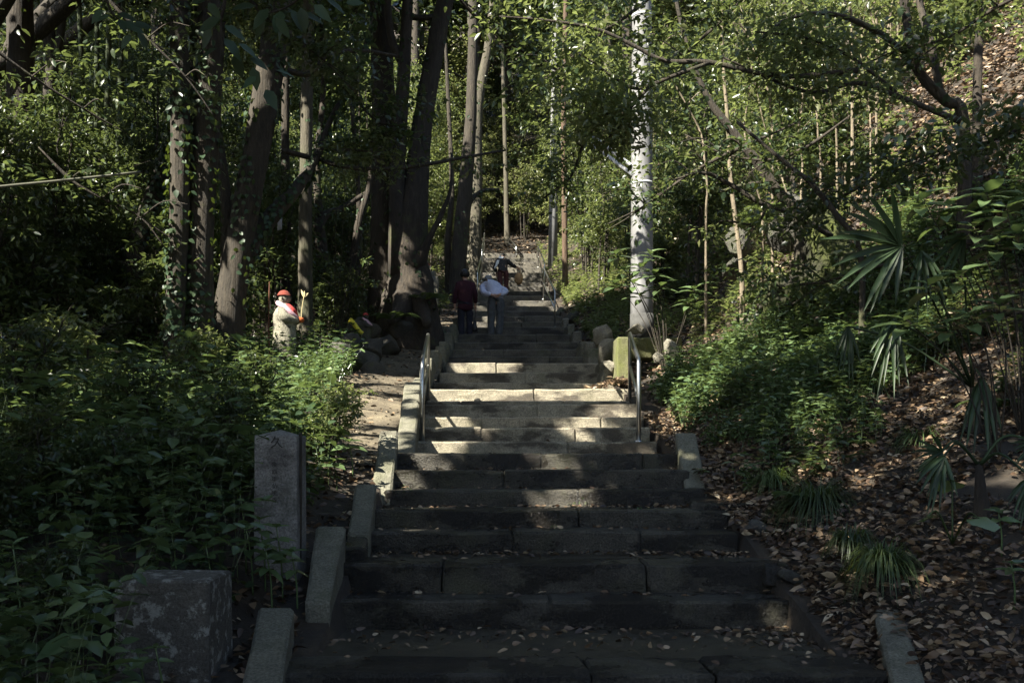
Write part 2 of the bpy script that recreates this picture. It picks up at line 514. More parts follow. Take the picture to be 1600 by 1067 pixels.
def bark(name, c0, c1, c2, moss=(.07, .08, .025), mo_lo=.58, vs=(9, 9, 1.6)):
    m, t, b = mat(name)
    n1 = geo_noise(t, 2.4, 6, .7, vs); n2 = geo_noise(t, 1.3, 5, .65); n3 = geo_noise(t, 30, 5, .7)
    r = ramp(t, n1.outputs[0], [(.3, c0), (.52, c1), (.75, c2)])
    mf = ramp(t, n2.outputs[0], [(mo_lo, (0, 0, 0)), (mo_lo + .14, (.7, .7, .7))]).outputs[0]
    c = mixc(t, mf, r.outputs[0], moss)
    t.links.new(mixc(t, .35, c, n3.outputs[0], 'OVERLAY'), b.inputs["Base Color"])
    b.inputs["Roughness"].default_value = .9
    bump(t, b, n3.outputs[0], .5, .01, bump(t, b, n1.outputs[0], .9, .04))
    return m


M['bark_dark'] = bark("dark_bark", (.010, .008, .006), (.028, .021, .014), (.060, .046, .030))
M['bark'] = bark("brown_bark", (.011, .0085, .0055), (.029, .023, .015), (.062, .050, .034))
M['bark_pale'] = bark("pale_bark", (.026, .023, .015), (.064, .056, .038), (.11, .098, .068), (.048, .055, .022), .54)
M['bark_red'] = bark("reddish_bark", (.030, .018, .011), (.075, .046, .028), (.13, .085, .054))
M['stem_pale'] = bark("pale_stem", (.085, .068, .044), (.16, .13, .088), (.25, .205, .142))
M['stem_green'] = bark("bamboo_green", (.018, .026, .012), (.032, .045, .018), (.05, .065, .026), vs=(3, 3, .5))


def plain(name, col, rough=.6, metal=0, ns=None, amt=.3, bs=None):
    m, t, b = mat(name)
    b.inputs["Roughness"].default_value = rough; b.inputs["Metallic"].default_value = metal
    if ns:
        n = geo_noise(t, ns, 5, .65)
        t.links.new(mixc(t, amt, col, ramp(t, n.outputs[0], [(.3, (.15, .15, .15)), (.7, (.85, .85, .85))]).outputs[0], 'OVERLAY'), b.inputs["Base Color"])
        bump(t, b, n.outputs[0], bs or .2, .01)
    else:
        b.inputs["Base Color"].default_value = (*col, 1)
    return m


def pole_mat():
    m, t, b = mat("utility_pole_concrete")
    n = geo_noise(t, 3, 6, .7, (1.5, 1.5, .35)); n2 = geo_noise(t, 60, 4, .6)
    c = ramp(t, n.outputs[0], [(.3, (.08, .08, .08)), (.5, (.145, .145, .147)), (.7, (.20, .20, .203))]).outputs[0]
    t.links.new(mixc(t, .15, c, n2.outputs[0], 'OVERLAY'), b.inputs["Base Color"])
    b.inputs["Roughness"].default_value = .7
    bump(t, b, n2.outputs[0], .15, .005)
    return m


M['pole'] = pole_mat()
M['pole_band'] = plain("pole_base_band", (.045, .045, .043), .9, 0, 14, .4)
M['block_moss'] = granite("mossy_retaining_stone", (.075, .078, .035), (.18, .18, .085), .62, .75, .6, .9, (.10, .12, .014), .9)
M['steel'] = plain("brushed_rail_steel", (.42, .42, .41), .32, 1.0, 50, .25, .05)
M['pipe'] = plain("grey_conduit", (.42, .43, .44), .5)
M['rust'] = plain("rusty_rod", (.10, .038, .018), .85, 0, 40, .5)
M['bamboo_pole'] = plain("weathered_bamboo", (.085, .085, .058), .6, 0, 12, .4)
M['red_knit'] = plain("red_knit_cap", (.16, .030, .018), .95, 0, 130, .6, .8)
M['red_bib'] = plain("red_bib_cloth", (.36, .035, .03), .9, 0, 60, .4)
M['pink'] = plain("pink_scarf_cloth", (.50, .32, .38), .9, 0, 80, .35, .5)
M['orange'] = plain("orange_mitten_cloth", (.36, .085, .018), .95, 0, 100, .5, .6)
M['yellow'] = plain("yellow_cloth", (.55, .47, .03), .7, 0, 30, .3)
M['dry_flower'] = plain("withered_stalk", (.40, .34, .18), .8, 0, 30, .4)
M['maroon'] = plain("maroon_jacket", (.035, .006, .011), .95, 0, 30, .45, .3)
M['navy'] = plain("navy_trousers", (.016, .016, .026), .9, 0, 25, .4, .3)
M['shirt'] = plain("pale_blue_shirt", (.52, .53, .64), .85, 0, 14, .35, .5)
M['grey_trousers'] = plain("grey_trousers", (.075, .078, .08), .9, 0, 14, .4, .5)
M['dark_coat'] = plain("dark_coat", (.020, .018, .018), .9, 0, 20, .4)
M['dark_red'] = plain("dark_red_trousers", (.060, .018, .016), .9, 0, 20, .4)
M['cloth_white'] = plain("white_cloth", (.70, .70, .66), .85, 0, 20, .3)
M['skin'] = plain("skin", (.42, .25, .17), .55, 0, 30, .15)
M['hair_dark'] = plain("dark_hair", (.014, .011, .009), .55, 0, 60, .6, .5)
M['hair_grey'] = plain("grey_hair", (.20, .19, .18), .6, 0, 60, .5, .5)
M['shoe'] = plain("dark_shoe", (.018, .016, .015), .5)
M['bag_black'] = plain("black_bag", (.012, .012, .014), .5)
M['bag_tan'] = plain("tan_bag", (.28, .17, .075), .8, 0, 30, .4)
M['white_paper'] = plain("white_paper", (.30, .31, .36), .8)
M['engrave'] = plain("engraved_groove", (.035, .032, .028), .95)

# ------------------------------------------------------------------ the setting: ground, path, stairs
xs = np.concatenate([np.arange(-90, -14, 3.0), np.arange(-14, -4, .5), np.arange(-4, -1.3, .14), [-1.27, -.6, 0, .6, 1.27], np.arange(1.31, 5, .14), np.arange(5, 18, .5), np.arange(18, 91, 3.0)])
ys = np.concatenate([np.arange(-40, 2, 3.0), np.arange(2, 18, .14), np.arange(18, 42, .35), np.arange(42, 100, 1.5), np.arange(100, 221, 8.0)])
X, Yg = np.meshgrid(xs, ys)
Z = H(X, Yg)
nx, ny = len(xs), len(ys)
idx = (np.arange(ny - 1)[:, None] * nx + np.arange(nx - 1)[None]).reshape(-1, 1)
ground = link("ground", np_mesh("ground", np.column_stack([X.ravel(), Yg.ravel(), Z.ravel()]), [idx + np.array([0, 1, nx + 1, nx])], True), M['soil'])
tag(ground, "dark forest floor rising beside the stairs into a wooded hillside", kind="structure")

# trodden dirt path beside the kerb stones
py_ = np.arange(8.6, 24.5, .15); pu = np.linspace(0, 1, 15)
PXs = []; 
for yy in py_:
    a = np.interp(yy, [8.6, 9.5, 11, 13, 15, 17, 22, 30], [-1.55, -2.05, -2.35, -2.35, -2.5, -2.6, -2.7, -2.6]) + .12 * math.sin(yy * 2.1) + .07 * math.sin(yy * 5.3)
    PXs.append(a + (-1.30 - a) * pu)
PXs = np.array(PXs); PYs = np.repeat(py_[:, None], 15, 1)
PZs = H(PXs, PYs) + .018 * (1 - (2 * pu - 1) ** 6)[None] + .012 * np.sin(PYs * 9 + PXs * 4) + .002
i_ = (np.arange(len(py_) - 1)[:, None] * 15 + np.arange(14)[None]).reshape(-1, 1)
pth = link("path", np_mesh("path", np.column_stack([PXs.ravel(), PYs.ravel(), PZs.ravel()]), [i_ + np.array([0, 1, 16, 15])], True), M['path'])
tag(pth, "trodden dirt path beside the kerb stones of the stairs", kind="structure")

stairs = empty("stone_stairs", (0, 4.6, SZ[0]))
tag(stairs, "long flight of worn granite steps climbing through the forest", kind="structure")
SO = Vector(stairs.location)


def stone_child(name, corners, m, seed, cham=.012, cuts=2, jit=.004, parent=None, org=None, lab=None):
    par = stairs if parent is None else parent
    o0 = Vector(par.location)
    c = [Vector(q) - o0 for q in corners]
    o = link(name, bm_mesh(hewn(c, cham, cuts, jit, seed), name), m, par)
    if lab: o["label"] = lab
    return o


JOINTS = {0: [.02, .6], 1: [-.1], 2: [690, 1010], 3: [800, 1000], 4: [905], 5: [905], 6: [788], 7: [845, 1004], 8: [888], 9: [752, 900], 10: [752, 940], 11: [840], 12: [720, 880], 13: [835], 14: [800]}
for i, (py, Y, xl, xr) in enumerate(STEPS):
    z = SZ[i]; z_lo = (SZ[i - 1] if i else z - .17) - .10
    yb = (SY[i + 1] + .06) if i + 1 < len(STEPS) else Y + 1.2
    x0 = CX + (xl - VX) * Y / F - .03; x1 = CX + (xr - VX) * Y / F + .03
    js = sorted((CX + (j - VX) * Y / F if abs(j) > 20 else j) for j in JOINTS.get(i, []))
    if not js:
        js = [x0 + (x1 - x0) * (.5 + .22 * math.sin(i * 2.3))]
    ed = [x0] + [j for j in js if x0 + .15 < j < x1 - .15] + [x1]
    depth = yb - Y
    fd = depth if depth < .62 else .42
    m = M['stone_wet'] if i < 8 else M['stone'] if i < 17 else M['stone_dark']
    for k in range(len(ed) - 1):
        g = random.Random(i * 17 + k)
        a, b_ = ed[k] + .0015, ed[k + 1] - .0015
        dz = g.uniform(-.005, .004); dy = g.uniform(-.006, .006)
        stone_child("step_stone", [(a, Y + dy, z_lo), (b_, Y + dy, z_lo), (b_, Y + fd, z_lo), (a, Y + fd, z_lo),
                                   (a, Y + dy, z + dz), (b_, Y + dy, z + dz + g.uniform(-.004, .004)), (b_, Y + fd, z + dz), (a, Y + fd, z + dz)],
                    m, i * 5 + k, .016, 4 if i < 16 else 2 if i < 22 else 1, .008)
    if fd < depth - .05:
        stone_child("landing", [(x0, Y + fd - .02, z - .12), (x1, Y + fd - .02, z - .12), (x1, yb, z - .12), (x0, yb, z - .12),
                                (x0, Y + fd - .02, z - .016), (x1, Y + fd - .02, z - .016), (x1, yb, z - .012), (x0, yb, z - .012)], M['landing'], i, 0, 5, .006)
# one step below the lowest landing
stone_child("step_stone", [(-1.5, 3.3, -.3), (1.5, 3.3, -.3), (1.5, 4.64, -.3), (-1.5, 4.64, -.3), (-1.5, 3.3, SZ[0] - .17), (1.5, 3.3, SZ[0] - .17), (1.5, 4.64, SZ[0] - .17), (-1.5, 4.64, SZ[0] - .17)], M['stone_wet'], 99, .014, 2)


def kerb(bl, br, fl, fr, Yb, Yf, yb_px, yf_px, seed, m='stone_kerb', drop=.5):
    """sloping kerb block: pixel columns of its back and front top edge, their depths and pixel rows"""
    A = [P(fl, yf_px, Yf), P(fr, yf_px, Yf), P(br, yb_px, Yb), P(bl, yb_px, Yb)]
    lo = [Vector((q.x, q.y, min(q.z, A[0].z) - drop)) for q in A]
    return stone_child("kerb_stone", lo + A, M[m], seed, .016, 3, .005)


kerb(405, 460, 374, 436, 5.20, 4.25, 948, 1085, 1)
kerb(494, 540, 476, 514, 6.35, 5.45, 820, 940, 2)
kerb(555, 588, 543, 578, 7.55, 6.75, 755, 832, 3)
kerb(593, 622, 580, 612, 8.95, 7.9, 672, 772, 4)
kerb(629, 656, 626, 653, 10.9, 10.75, 626, 627, 5)
kerb(627, 655, 619, 648, 10.7, 9.35, 628, 707, 6)
kerb(632, 657, 629, 656, 12.6, 10.95, 597, 626, 7)
kerb(647, 662, 643, 660, 13.6, 12.7, 590, 600, 8)
for k, (xa, xb, yy, Y0, Y1) in enumerate([(655, 671, 573, 13.8, 14.9), (660, 676, 560, 15.0, 16.0), (671, 686, 547, 16.1, 17.2), (680, 696, 540, 17.3, 18.3), (686, 701, 533, 18.4, 19.3), (692, 707, 520, 19.4, 20.6), (702, 714, 507, 20.7, 22.4), (708, 719, 497, 22.5, 24.0)]):
    A = [P(xa, yy, Y0), P(xb, yy, Y0)]
    z = A[0].z
    c = [(A[0].x, Y0), (A[1].x, Y0), (A[1].x, Y1), (A[0].x, Y1)]
    stone_child("kerb_stone", [(x, y, z - .6) for x, y in c] + [(x, y, z) for x, y in c], M['stone_kerb'], 20 + k, .016, 2, .006)
kerb(1365, 1412, 1398, 1454, 5.35, 4.3, 950, 1090, 11)
kerb(1055, 1086, 1076, 1112, 9.0, 7.95, 675, 790, 12)
kerb(1076, 1172, 1079, 1180, 7.9, 7.45, 776, 786, 13, 'stone_wet', .3)
kerb(583, 622, 575, 612, 8.2, 7.95, 775, 790, 14, 'stone_wet', .3)
kerb(542, 575, 536, 570, 6.72, 6.4, 838, 855, 15, 'stone_wet', .3)
# kerb blocks along the other edge, uneven
for k, (xa, xb, yy, Y0, Y1) in enumerate([(936, 952, 562, 15.8, 16.6), (918, 936, 545, 17.0, 18.0), (906, 918, 532, 18.2, 19.3), (895, 909, 518, 20.4, 21.6), (886, 897, 505, 22.2, 23.6), (878, 888, 497, 23.8, 25.2), (942, 958, 575, 14.5, 15.4), (914, 930, 535, 18.0, 18.9)]):
    A = P(xa, yy, Y0); Bx = P(xb, yy, Y0).x
    c = [(A.x, Y0), (Bx, Y0), (Bx, Y1), (A.x, Y1)]
    stone_child("kerb_stone", [(x, y, A.z - .6) for x, y in c] + [(x + .01, y, A.z + .02 * math.sin(k * 3 + x * 9)) for x, y in c], M['rock_pale'] if k % 2 else M['stone_kerb'], 40 + k, .025, 2, .014)

# ------------------------------------------------------------------ engraved pillar and square block
def pillar():
    Y = 6.0
    a = P(397, 680, Y); b_ = P(463, 680, Y)
    zb = P(400, 868, Y).z
    t = empty("stone_pillar", ((a.x + b_.x) / 2, Y + .16, zb))
    tag(t, "tall grey engraved stone pillar with a shallow pyramid top at the stair edge", "pillar")
    w2 = (b_.x - a.x) / 2; h = a.z - zb
    bm = bmesh.new()
    lv = [(-w2 - .004, 0), (-w2, h)]
    corners = [(-w2 - .006, -.15, -.3), (w2 + .006, -.15, -.3), (w2 + .006, .15, -.3), (-w2 - .006, .15, -.3), (-w2, -.15, h), (w2, -.15, h), (w2, .15, h), (-w2, .15, h)]
    link("shaft", bm_mesh(hewn([Vector(c) for c in corners], .006, 3, .002, 3), "shaft"), M['stone_grey'], t)
    mb = MB()
    cap = [(-w2 + .004, -.146, h - .002), (w2 - .004, -.146, h - .002), (w2 - .004, .146, h - .002), (-w2 + .004, .146, h - .002), (0, 0, h + .038)]
    mb.add(cap, [np.array([(0, 1, 4), (1, 2, 4), (2, 3, 4), (3, 0, 4)])])
    mb.build("pyramid_top", M['stone_grey'], t)
    def txt(s, px, py, size_px):
        q = P(px, py, Y)
        cu = bpy.data.curves.new("carved_character", 'FONT'); cu.body = s; cu.size = size_px * Y / F; cu.align_x = 'CENTER'; cu.align_y = 'CENTER'; cu.extrude = .0015
        cu.resolution_u = 2
        o = link("carved_character", cu, M['engrave'], t)
        o.location = (q.x - t.location.x, -.1535, q.z - zb); o.rotation_euler = (R(90), 0, 0)
    txt("久", 432, 692, 20)
    for k, ch in enumerate("余四年仏所寺"):
        txt(ch, 428 + (k % 2), 726 + k * 11.2, 9)
    # the stake that stands against it
    s = MB(); q = P(467, 676, 6.05); f = P(466, 850, 6.05)
    tube(s, [(f.x, 6.1, f.z - .1), (f.x + .004, 6.1, (f.z + q.z) / 2), (q.x, 6.1, q.z)], .011, 6)
    o = s.build("wooden_stake", M['bark'], None, True)
    tag(o, "thin brown wooden stake standing against the engraved pillar", "stake")


pillar()


def block():
    Y = 4.55
    a = P(178, 906, Y); b_ = P(326, 906, Y)
    t = empty("stone_post", ((a.x + b_.x) / 2, Y + .2, .35))
    tag(t, "broad square dark stone post blotched with pale lichen among the weeds", "stone post")
    w2 = (b_.x - a.x) / 2; h = a.z - .35
    c = [(-w2, -.2, -.4), (w2, -.2, -.4), (w2, .22, -.4), (-w2, .22, -.4), (-w2, -.2, h), (w2, -.2, h), (w2, .22, h), (-w2, .22, h)]
    link("block", bm_mesh(hewn([Vector(q) for q in c], .012, 4, .004, 8), "block"), M['stone_lichen'], t)


block()

# ------------------------------------------------------------------ handrails
def rails(name, label, runs, group=None):
    b0 = runs[0]
    t = empty(name, b0)
    tag(t, label, "handrail", group)
    o = np.array(b0)
    for nm, pts, r in runs[1]:
        mb = MB(); tube(mb, np.array(pts) - o, r, 10, curve=False)
        mb.build(nm, M['steel'], t, True)
    return t


def loop_rail(label, f_px, f_top, Yf, b_px, b_top, Yb, r=.021, xo=0):
    f0 = P(f_px[0], f_px[1], Yf); ft = P(f_top[0], f_top[1], Yf); b0 = P(b_px[0], b_px[1], Yb); bt = P(b_top[0], b_top[1], Yb)
    f0.x = ft.x; b0.x = bt.x
    lo = Vector((0, 0, .12))
    e = (bt - ft).normalized() * .08
    # continuous bent pipe: post, slope, post
    pipe = [f0 - lo, ft - Vector((0, 0, .05)), ft + e * .5, bt - e, bt - e * .3 - Vector((0, 0, .01)), bt - Vector((0, 0, .07)), b0 - lo]
    mid = [(f0 + ft) / 2 + Vector((0, .01, .02)), (b0 + bt) / 2 + Vector((0, -.01, .02))]
    runs = [("bent_rail", pipe, r), ("middle_rail", mid, r * .8)]
    for q in (f0, b0):
        runs.append(("base_flange", [q + Vector((0, 0, -.01)), q + Vector((0, 0, .012))], .055))
    return rails("handrail", label, (f0, runs))


loop_rail("shiny steel pipe handrail standing beside the dirt path on the lit steps", (659, 692), (660, 566), 10.3, (668, 630), (669, 522), 12.8, .024)
loop_rail("shiny steel pipe handrail in front of the mossy retaining block", (1000, 690), (998, 562), 10.3, (984, 631), (984, 520), 12.8, .024)
loop_rail("thin steel handrail under the leafy bank beyond the white concrete pole", (868, 512), (867, 455), 23.4, (850, 468), (849, 418), 28.5)
loop_rail("far steel handrail higher up the steps under the bank", (852, 462), (851, 412), 29.2, (842, 418), (841, 385), 35.5)
loop_rail("thin steel handrail behind the person in the maroon jacket", (746, 474), (746, 426), 27.0, (752, 440), (752, 400), 31.5)
loop_rail("far steel handrail beside the boulder at the stair top", (753, 430), (753, 390), 32.4, (757, 398), (757, 364), 38.2)
loop_rail("small steel handrail at the very top of the stairs near the lit stump", (808, 398), (807, 385), 38.8, (795, 388), (794, 372), 41.5, .03)

# ------------------------------------------------------------------ utility poles
def utility_pole():
    Y = 15.5
    b = P(1003, 520, Y)
    t = empty("utility_pole", (b.x, Y, b.z - .3))
    tag(t, "thick pale concrete utility pole rising behind the mossy retaining block", "utility pole")
    mb = MB(); tube(mb, [(0, 0, 0), (0, 0, 4.5), (0, 0, 12)], [.182, .158, .120], 20, 9)
    mb.build("shaft", M['pole'], t, True)
    mb = MB(); tube(mb, [(0, 0, .2), (0, 0, .59)], [.187, .186], 20, 2); mb.build("base_band", M['pole_band'], t, True)
    for k, dz in enumerate((0, -.13)):
        mb = MB(); a = P(988, 262, Y) - Vector(t.location); c = P(925, 213, Y + .8) - Vector(t.location)
        a.y = -.05; a.z += dz; c.z += dz
        tube(mb, [a, c], .032, 8, 2); mb.build("slanting_conduit", M['pipe'], t, True)
    for z in (2.6, 5.2):
        mb = MB(); tube(mb, [(0, 0, z), (0, 0, z + .035)], [.1755 - .0055 * z + .012] * 2, 20, 2); mb.build("strap_band", M['pipe'], t, True)


utility_pole()
t = empty("utility_pole", P(863, 410, 35))
tag(t, "slender far concrete utility pole among the trees at the stair top", "utility pole")
mb = MB(); tube(mb, [(0, 0, -.8), (.1, 0, 6), (.16, 0, 10)], [.17, .14, .12], 12, 5); mb.build("shaft", M['pole'], t, True)

# mossy retaining block at the pole
rw = empty("retaining_wall", P(970, 600, 13.9))
tag(rw, "moss stained concrete retaining wall at the foot of the pole", "retaining wall")
def rwb(nm, px0, px1, py0, py1, Y0, Y1, m, seed):
    a = P(px0, py0, Y0); b_ = P(px1, py1, Y0)
    return stone_child(nm, [(a.x, Y0, b_.z), (b_.x, Y0, b_.z), (b_.x, Y1, b_.z), (a.x, Y1, b_.z), (a.x, Y0, a.z), (b_.x, Y0, a.z), (b_.x, Y1, a.z), (a.x, Y1, a.z)], M[m], seed, .02, 2, .008, parent=rw)
rwb("end_pillar", 964, 986, 526, 600, 13.9, 14.5, 'block_moss', 61)
rwb("coping_stone", 986, 1028, 527, 560, 14.52, 14.95, 'block_moss', 62)
rwb("coping_stone", 1029, 1066, 527, 556, 14.52, 14.95, 'block_moss', 63)


def rock(px, py, Y, s, seed, label, m='rock', sub=2, name="boulder"):
    c = P(px, py, Y)
    mb = MB(); boulder(mb, (0, 0, 0), s, seed, sub + 1, .55 if m == 'moss' else .92)
    o = mb.build(name, M[m], None, False); o.location = c
    tag(o, label, "boulder" if name == "boulder" else "rock")
    return o


G1 = "fallen stones along the stair edge"
rocks = [(995, 516, 15.0, (.17, .14, .10), "grey boulder leaning on the foot of the concrete pole", 'rock_pale'), (942, 522, 15.4, (.2, .2, .22), "pale stone stacked between the kerb and the mossy end pillar", 'rock_pale'),
         (945, 548, 15.0, (.17, .15, .2), "upright rough stone beneath a pale one at the mossy end pillar", 'rock_pale'), (956, 573, 14.3, (.12, .12, .13), "small stone at the foot of the mossy end pillar", 'rock_pale'),
         (892, 499, 24, (.22, .25, .2), "round grey boulder on the bank above the kerb", 'rock'), (876, 489, 26, (.2, .25, .18), "smaller grey boulder farther up above the kerb", 'rock'),
         (1048, 548, 13.6, (.15, .14, .16), "sunlit pale stone on the bank below the retaining wall", 'rock_pale'), (1028, 558, 13.5, (.10, .1, .09), "small sunlit stone behind the bend of the handrail", 'rock_pale')]
for k, (px, py, Y, s, lab, m) in enumerate(rocks): rock(px, py, Y, s, 100 + k, lab, m)
for k, (px, py, Y, s) in enumerate([(1186, 690, 8.8, (.13, .14, .13)), (1206, 704, 8.7, (.12, .14, .14)), (1206, 893, 6.2, (.10, .1, .08)), (1236, 900, 6.05, (.08, .09, .07)), (1178, 822, 7.0, (.09, .08, .06))]):
    rock(px, py, Y, s, 200 + k, ["jagged dark rock jutting from the leafy bank", "mossy rock under the jagged dark rock of the bank", "flat dark stone at the end of the landing", "small stone beside the grass tuft at the stair edge", "little grey stone beside the broken step end"][k])
# rocks beside the path
for k, (px, py, Y, s) in enumerate([(556, 562, 15.2, (.32, .3, .22)), (580, 545, 16.2, (.34, .3, .26)), (606, 540, 17.2, (.3, .3, .26)), (545, 540, 16.0, (.3, .3, .2)), (585, 575, 15.0, (.25, .2, .22)), (622, 520, 19, (.35, .3, .25)), (570, 520, 17.2, (.35, .3, .2)), (530, 552, 15.5, (.3, .3, .25))]):
    rock(px, py, Y, s, 300 + k, ["rough dark stone under the yellow cloth", "broad dark stone between the yellow cloth and the dirt path", "dark stone at the path edge below the many-stemmed tree", "stone at the nettle edge beside the yellow cloth", "lowest dark stone at the bend of the dirt path", "stone behind the others against the root flare", "flat stone carrying the small pink scarfed statue", "half buried stone among the nettles by the path"][k], 'rock')["group"] = "stones heaped along the dirt path"
# cliff of moss and rock in the right bank
for k, (px, py, Y, s, m, lab) in enumerate([(1288, 420, 13.0, (.42, .6, .8), 'moss', "tall bright mossy rock face in the dark hollow of the bank"), (1338, 462, 12.6, (.5, .6, .55), 'moss', "dark mossy boulder behind the palm fan"),
                                            (1222, 360, 14.4, (.34, .5, .42), 'rock', "sunlit rock face above the ferns of the bank"), (1150, 385, 15.5, (.2, .35, .24), 'rock', "dark cracked rock beside the pale sapling"),
                                            (1145, 425, 15.1, (.2, .35, .18), 'rock', "lower dark rock at the foot of the pale sapling"), (1245, 470, 13.0, (.5, .5, .4), 'moss', "low mossy hump of earth below the rock face")]):
    rock(px, py, Y, s, 400 + k, lab, m, 3)

# ------------------------------------------------------------------ statues
def statue(px, y_base, Y, hgt, label, cap='red_knit', scarf='pink', mittens=True, bib=True, name="jizo_statue", stick=True, dark=False, seed=0, rot=0):
    b = P(px, y_base, Y)
    t = empty("stone_statue", b); tag(t, label, "statue"); t.rotation_euler.z = R(rot)
    k = hgt; ms = M['rock'] if dark else M['statue']
    # body as rings (x forward to the path, y across)
    mb = MB()
    prof = [(0, .17, .15), (.10, .185, .16), (.30, .17, .15), (.42, .165, .15), (.50, .19, .17), (.60, .18, .17), (.68, .14, .15), (.73, .085, .09), (.76, .07, .07)]
    ang = np.linspace(0, 2 * np.pi, 16, endpoint=False); V = []
    for z, rx, ry in prof:
        lean = .06 * max(0, .55 - abs(z - .5))
        fold = 1 + .05 * np.sin(5 * ang + z * 9)
        V.append(np.column_stack([rx * fold * np.cos(ang) + lean, ry * fold * np.sin(ang), np.full(16, z)]))
    V = np.concatenate(V) * k
    n = len(prof); i = np.arange(n - 1)[:, None] * 16; j = np.arange(16)[None]
    mb.add(V, [np.stack([i + j, i + (j + 1) % 16, i + 16 + (j + 1) % 16, i + 16 + j], -1).reshape(-1, 4)])
    mb.build("robe", ms, t, True)
    mb = MB()
    bmh = bmesh.new(); bmesh.ops.create_uvsphere(bmh, u_segments=14, v_segments=10, radius=1)
    for v in bmh.verts:
        c = v.co; x = c.x * .088; 
        if c.x > .75 and abs(c.y) < .35 and -.35 < c.z < .2: x += .016      # nose
        if c.x > .7 and c.z < -.55: x += .008
        v.co = Vector((x + .015, c.y * .082, c.z * .105 + .845)) * k
    link("head", bm_mesh(bmh, "head", True), ms, t)
    for s in (-1, 1):
        mb = MB(); tube(mb, np.array([(-.01, .082 * s, .84), (-.005, .092 * s, .85), (-.01, .088 * s, .815)]) * k, np.array([.012, .016, .012]) * k, 6, 5); mb.build("ear", ms, t, True)
    # sleeves
    for s in (-1, 1):
        mb = MB(); tube(mb, np.array([(.0, .13 * s, .66), (.05, .17 * s, .54), (.17, .08 * s, .50), (.24, .02 * s, .515)]) * k, np.array([.06, .075, .06, .04]) * k, 10, 10); mb.build("sleeve", ms, t, True)
    if cap:
        bmh = bmesh.new(); bmesh.ops.create_uvsphere(bmh, u_segments=16, v_segments=10, radius=1)
        bmesh.ops.delete(bmh, geom=[v for v in bmh.verts if v.co.z < -.12], context='VERTS')
        for v in bmh.verts:
            c = v.co; rr = 1.12 if c.z < .1 else 1.0
            v.co = Vector((c.x * .097 * rr + .008, c.y * .092 * rr, c.z * .085 + .885)) * k
        link("knitted_cap", bm_mesh(bmh, "knitted_cap", True), M[cap], t)
    if bib:
        mb = MB(); u = np.linspace(-1, 1, 9)
        top = np.column_stack([.10 - .05 * u ** 2, .09 * u, np.full(9, .745)]); bot = np.column_stack([.225 - .06 * u ** 2, .13 * u, .56 + .03 * u ** 2])
        mid = (top + bot) / 2 + np.array([.035, 0, .0])
        V = np.concatenate([top, mid, bot]) * k; a = np.arange(8)
        mb.add(V, [np.concatenate([np.stack([a, a + 1, a + 10, a + 9], -1), np.stack([a + 9, a + 10, a + 19, a + 18], -1)])])
        o = mb.build("bib", M['red_bib'], t, True)
        o.modifiers.new("thickness", 'SOLIDIFY').thickness = .008
    if scarf:
        for s in (-1, 1):
            mb = MB(); tube(mb, np.array([(-.085, .01 * s, .775), (-.05, .09 * s, .745), (.045, .125 * s, .69), (.14, .115 * s, .60), (.225, .05 * s, .525)]) * k, np.array([.035, .04, .042, .04, .034]) * k, 8, 14); mb.build("scarf", M[scarf], t, True)
    if mittens:
        for s in (-1, 1):
            mb = MB(); tube(mb, np.array([(.225, .03 * s, .52), (.27, .02 * s, .51), (.305, .005 * s, .525)]) * k, np.array([.04, .045, .025]) * k, 9, 7); mb.build("mitten", M['orange'], t, True)
    mb = MB(); boulder(mb, (0, 0, -.12 * k), (.26 * k, .26 * k, .15 * k), 5 + seed, 2); mb.build("pedestal", M['rock_pale' if not dark else 'rock'], t)
    if stick:
        f = empty("withered_flower", Vector(b) + Vector((.285 * k, -.02, .48 * k))); tag(f, "withered pale lily stalk held up by the red capped statue", "flower")
        mb = MB(); tube(mb, [(0, 0, -.25), (-.005, 0, .12), (.03, 0, .38)], [.006, .006, .004], 6); mb.build("stalk", M['dry_flower'], f, True)
        for d, l in (((-.35, 0, 1), .13), ((.7, .1, .8), .10), ((.1, -.2, 1), .10)):
            V, Fs = leaf_arrays(np.array([(.03, 0, .37)]), np.array([d]), np.array([(0, -1, .2)]), l, .035, True)
            mb = MB(); mb.add(V, Fs); mb.build("dry_petal", M['dry_flower'], f)
    return t


statue(443, 552, 15.0, .98, "lichened stone statue in red knitted cap, pink scarf and orange mittens amid the nettles", seed=1)
statue(560, 470, 20.5, .46, "small dark statue with a red bib on the mound between the trunks", None, None, False, True, stick=False, dark=True, seed=2)
statue(571, 533, 17.0, .50, "small seated statue in pink scarf and dark red hood beside the yellow cloth", 'red_bib', 'pink', False, False, stick=False, dark=True, seed=3)
statue(667, 428, 26, .36, "far small statue with a red bib on the sunlit stone pedestal", None, None, False, True, stick=False, seed=4)
# stake and yellow cloth
s = MB(); a = P(421, 440, 14.2); b_ = P(423, 585, 14.2); tube(s, [(b_.x, 14.2, b_.z - .2), (a.x - .01, 14.2, (a.z + b_.z) / 2), (a.x, 14.2, a.z)], .010, 6)
tag(s.build("metal_rod", M['rust'], None, True), "thin rusty rod standing in the nettles next to the capped statue", "rod")
s = MB(); u = np.linspace(0, 1, 9)[:, None]; a = np.array(P(546, 500, 16.8)); b_ = np.array(P(567, 521, 16.6))
c = a * (1 - u) + b_ * u + np.column_stack([np.zeros(9), .02 * np.sin(u[:, 0] * 9), .015 * np.sin(u[:, 0] * 6)])
V = np.concatenate([c + (np.array([.02, 0, .028]) * (1.2 - .5 * u)), c + np.array([-.0, -.025, 0]), c - (np.array([.02, 0, .028]) * (1.2 - .5 * u))]); ii = np.arange(8)
s.add(V, [np.concatenate([np.stack([ii, ii + 1, ii + 10, ii + 9], -1), np.stack([ii + 9, ii + 10, ii + 19, ii + 18], -1)])])
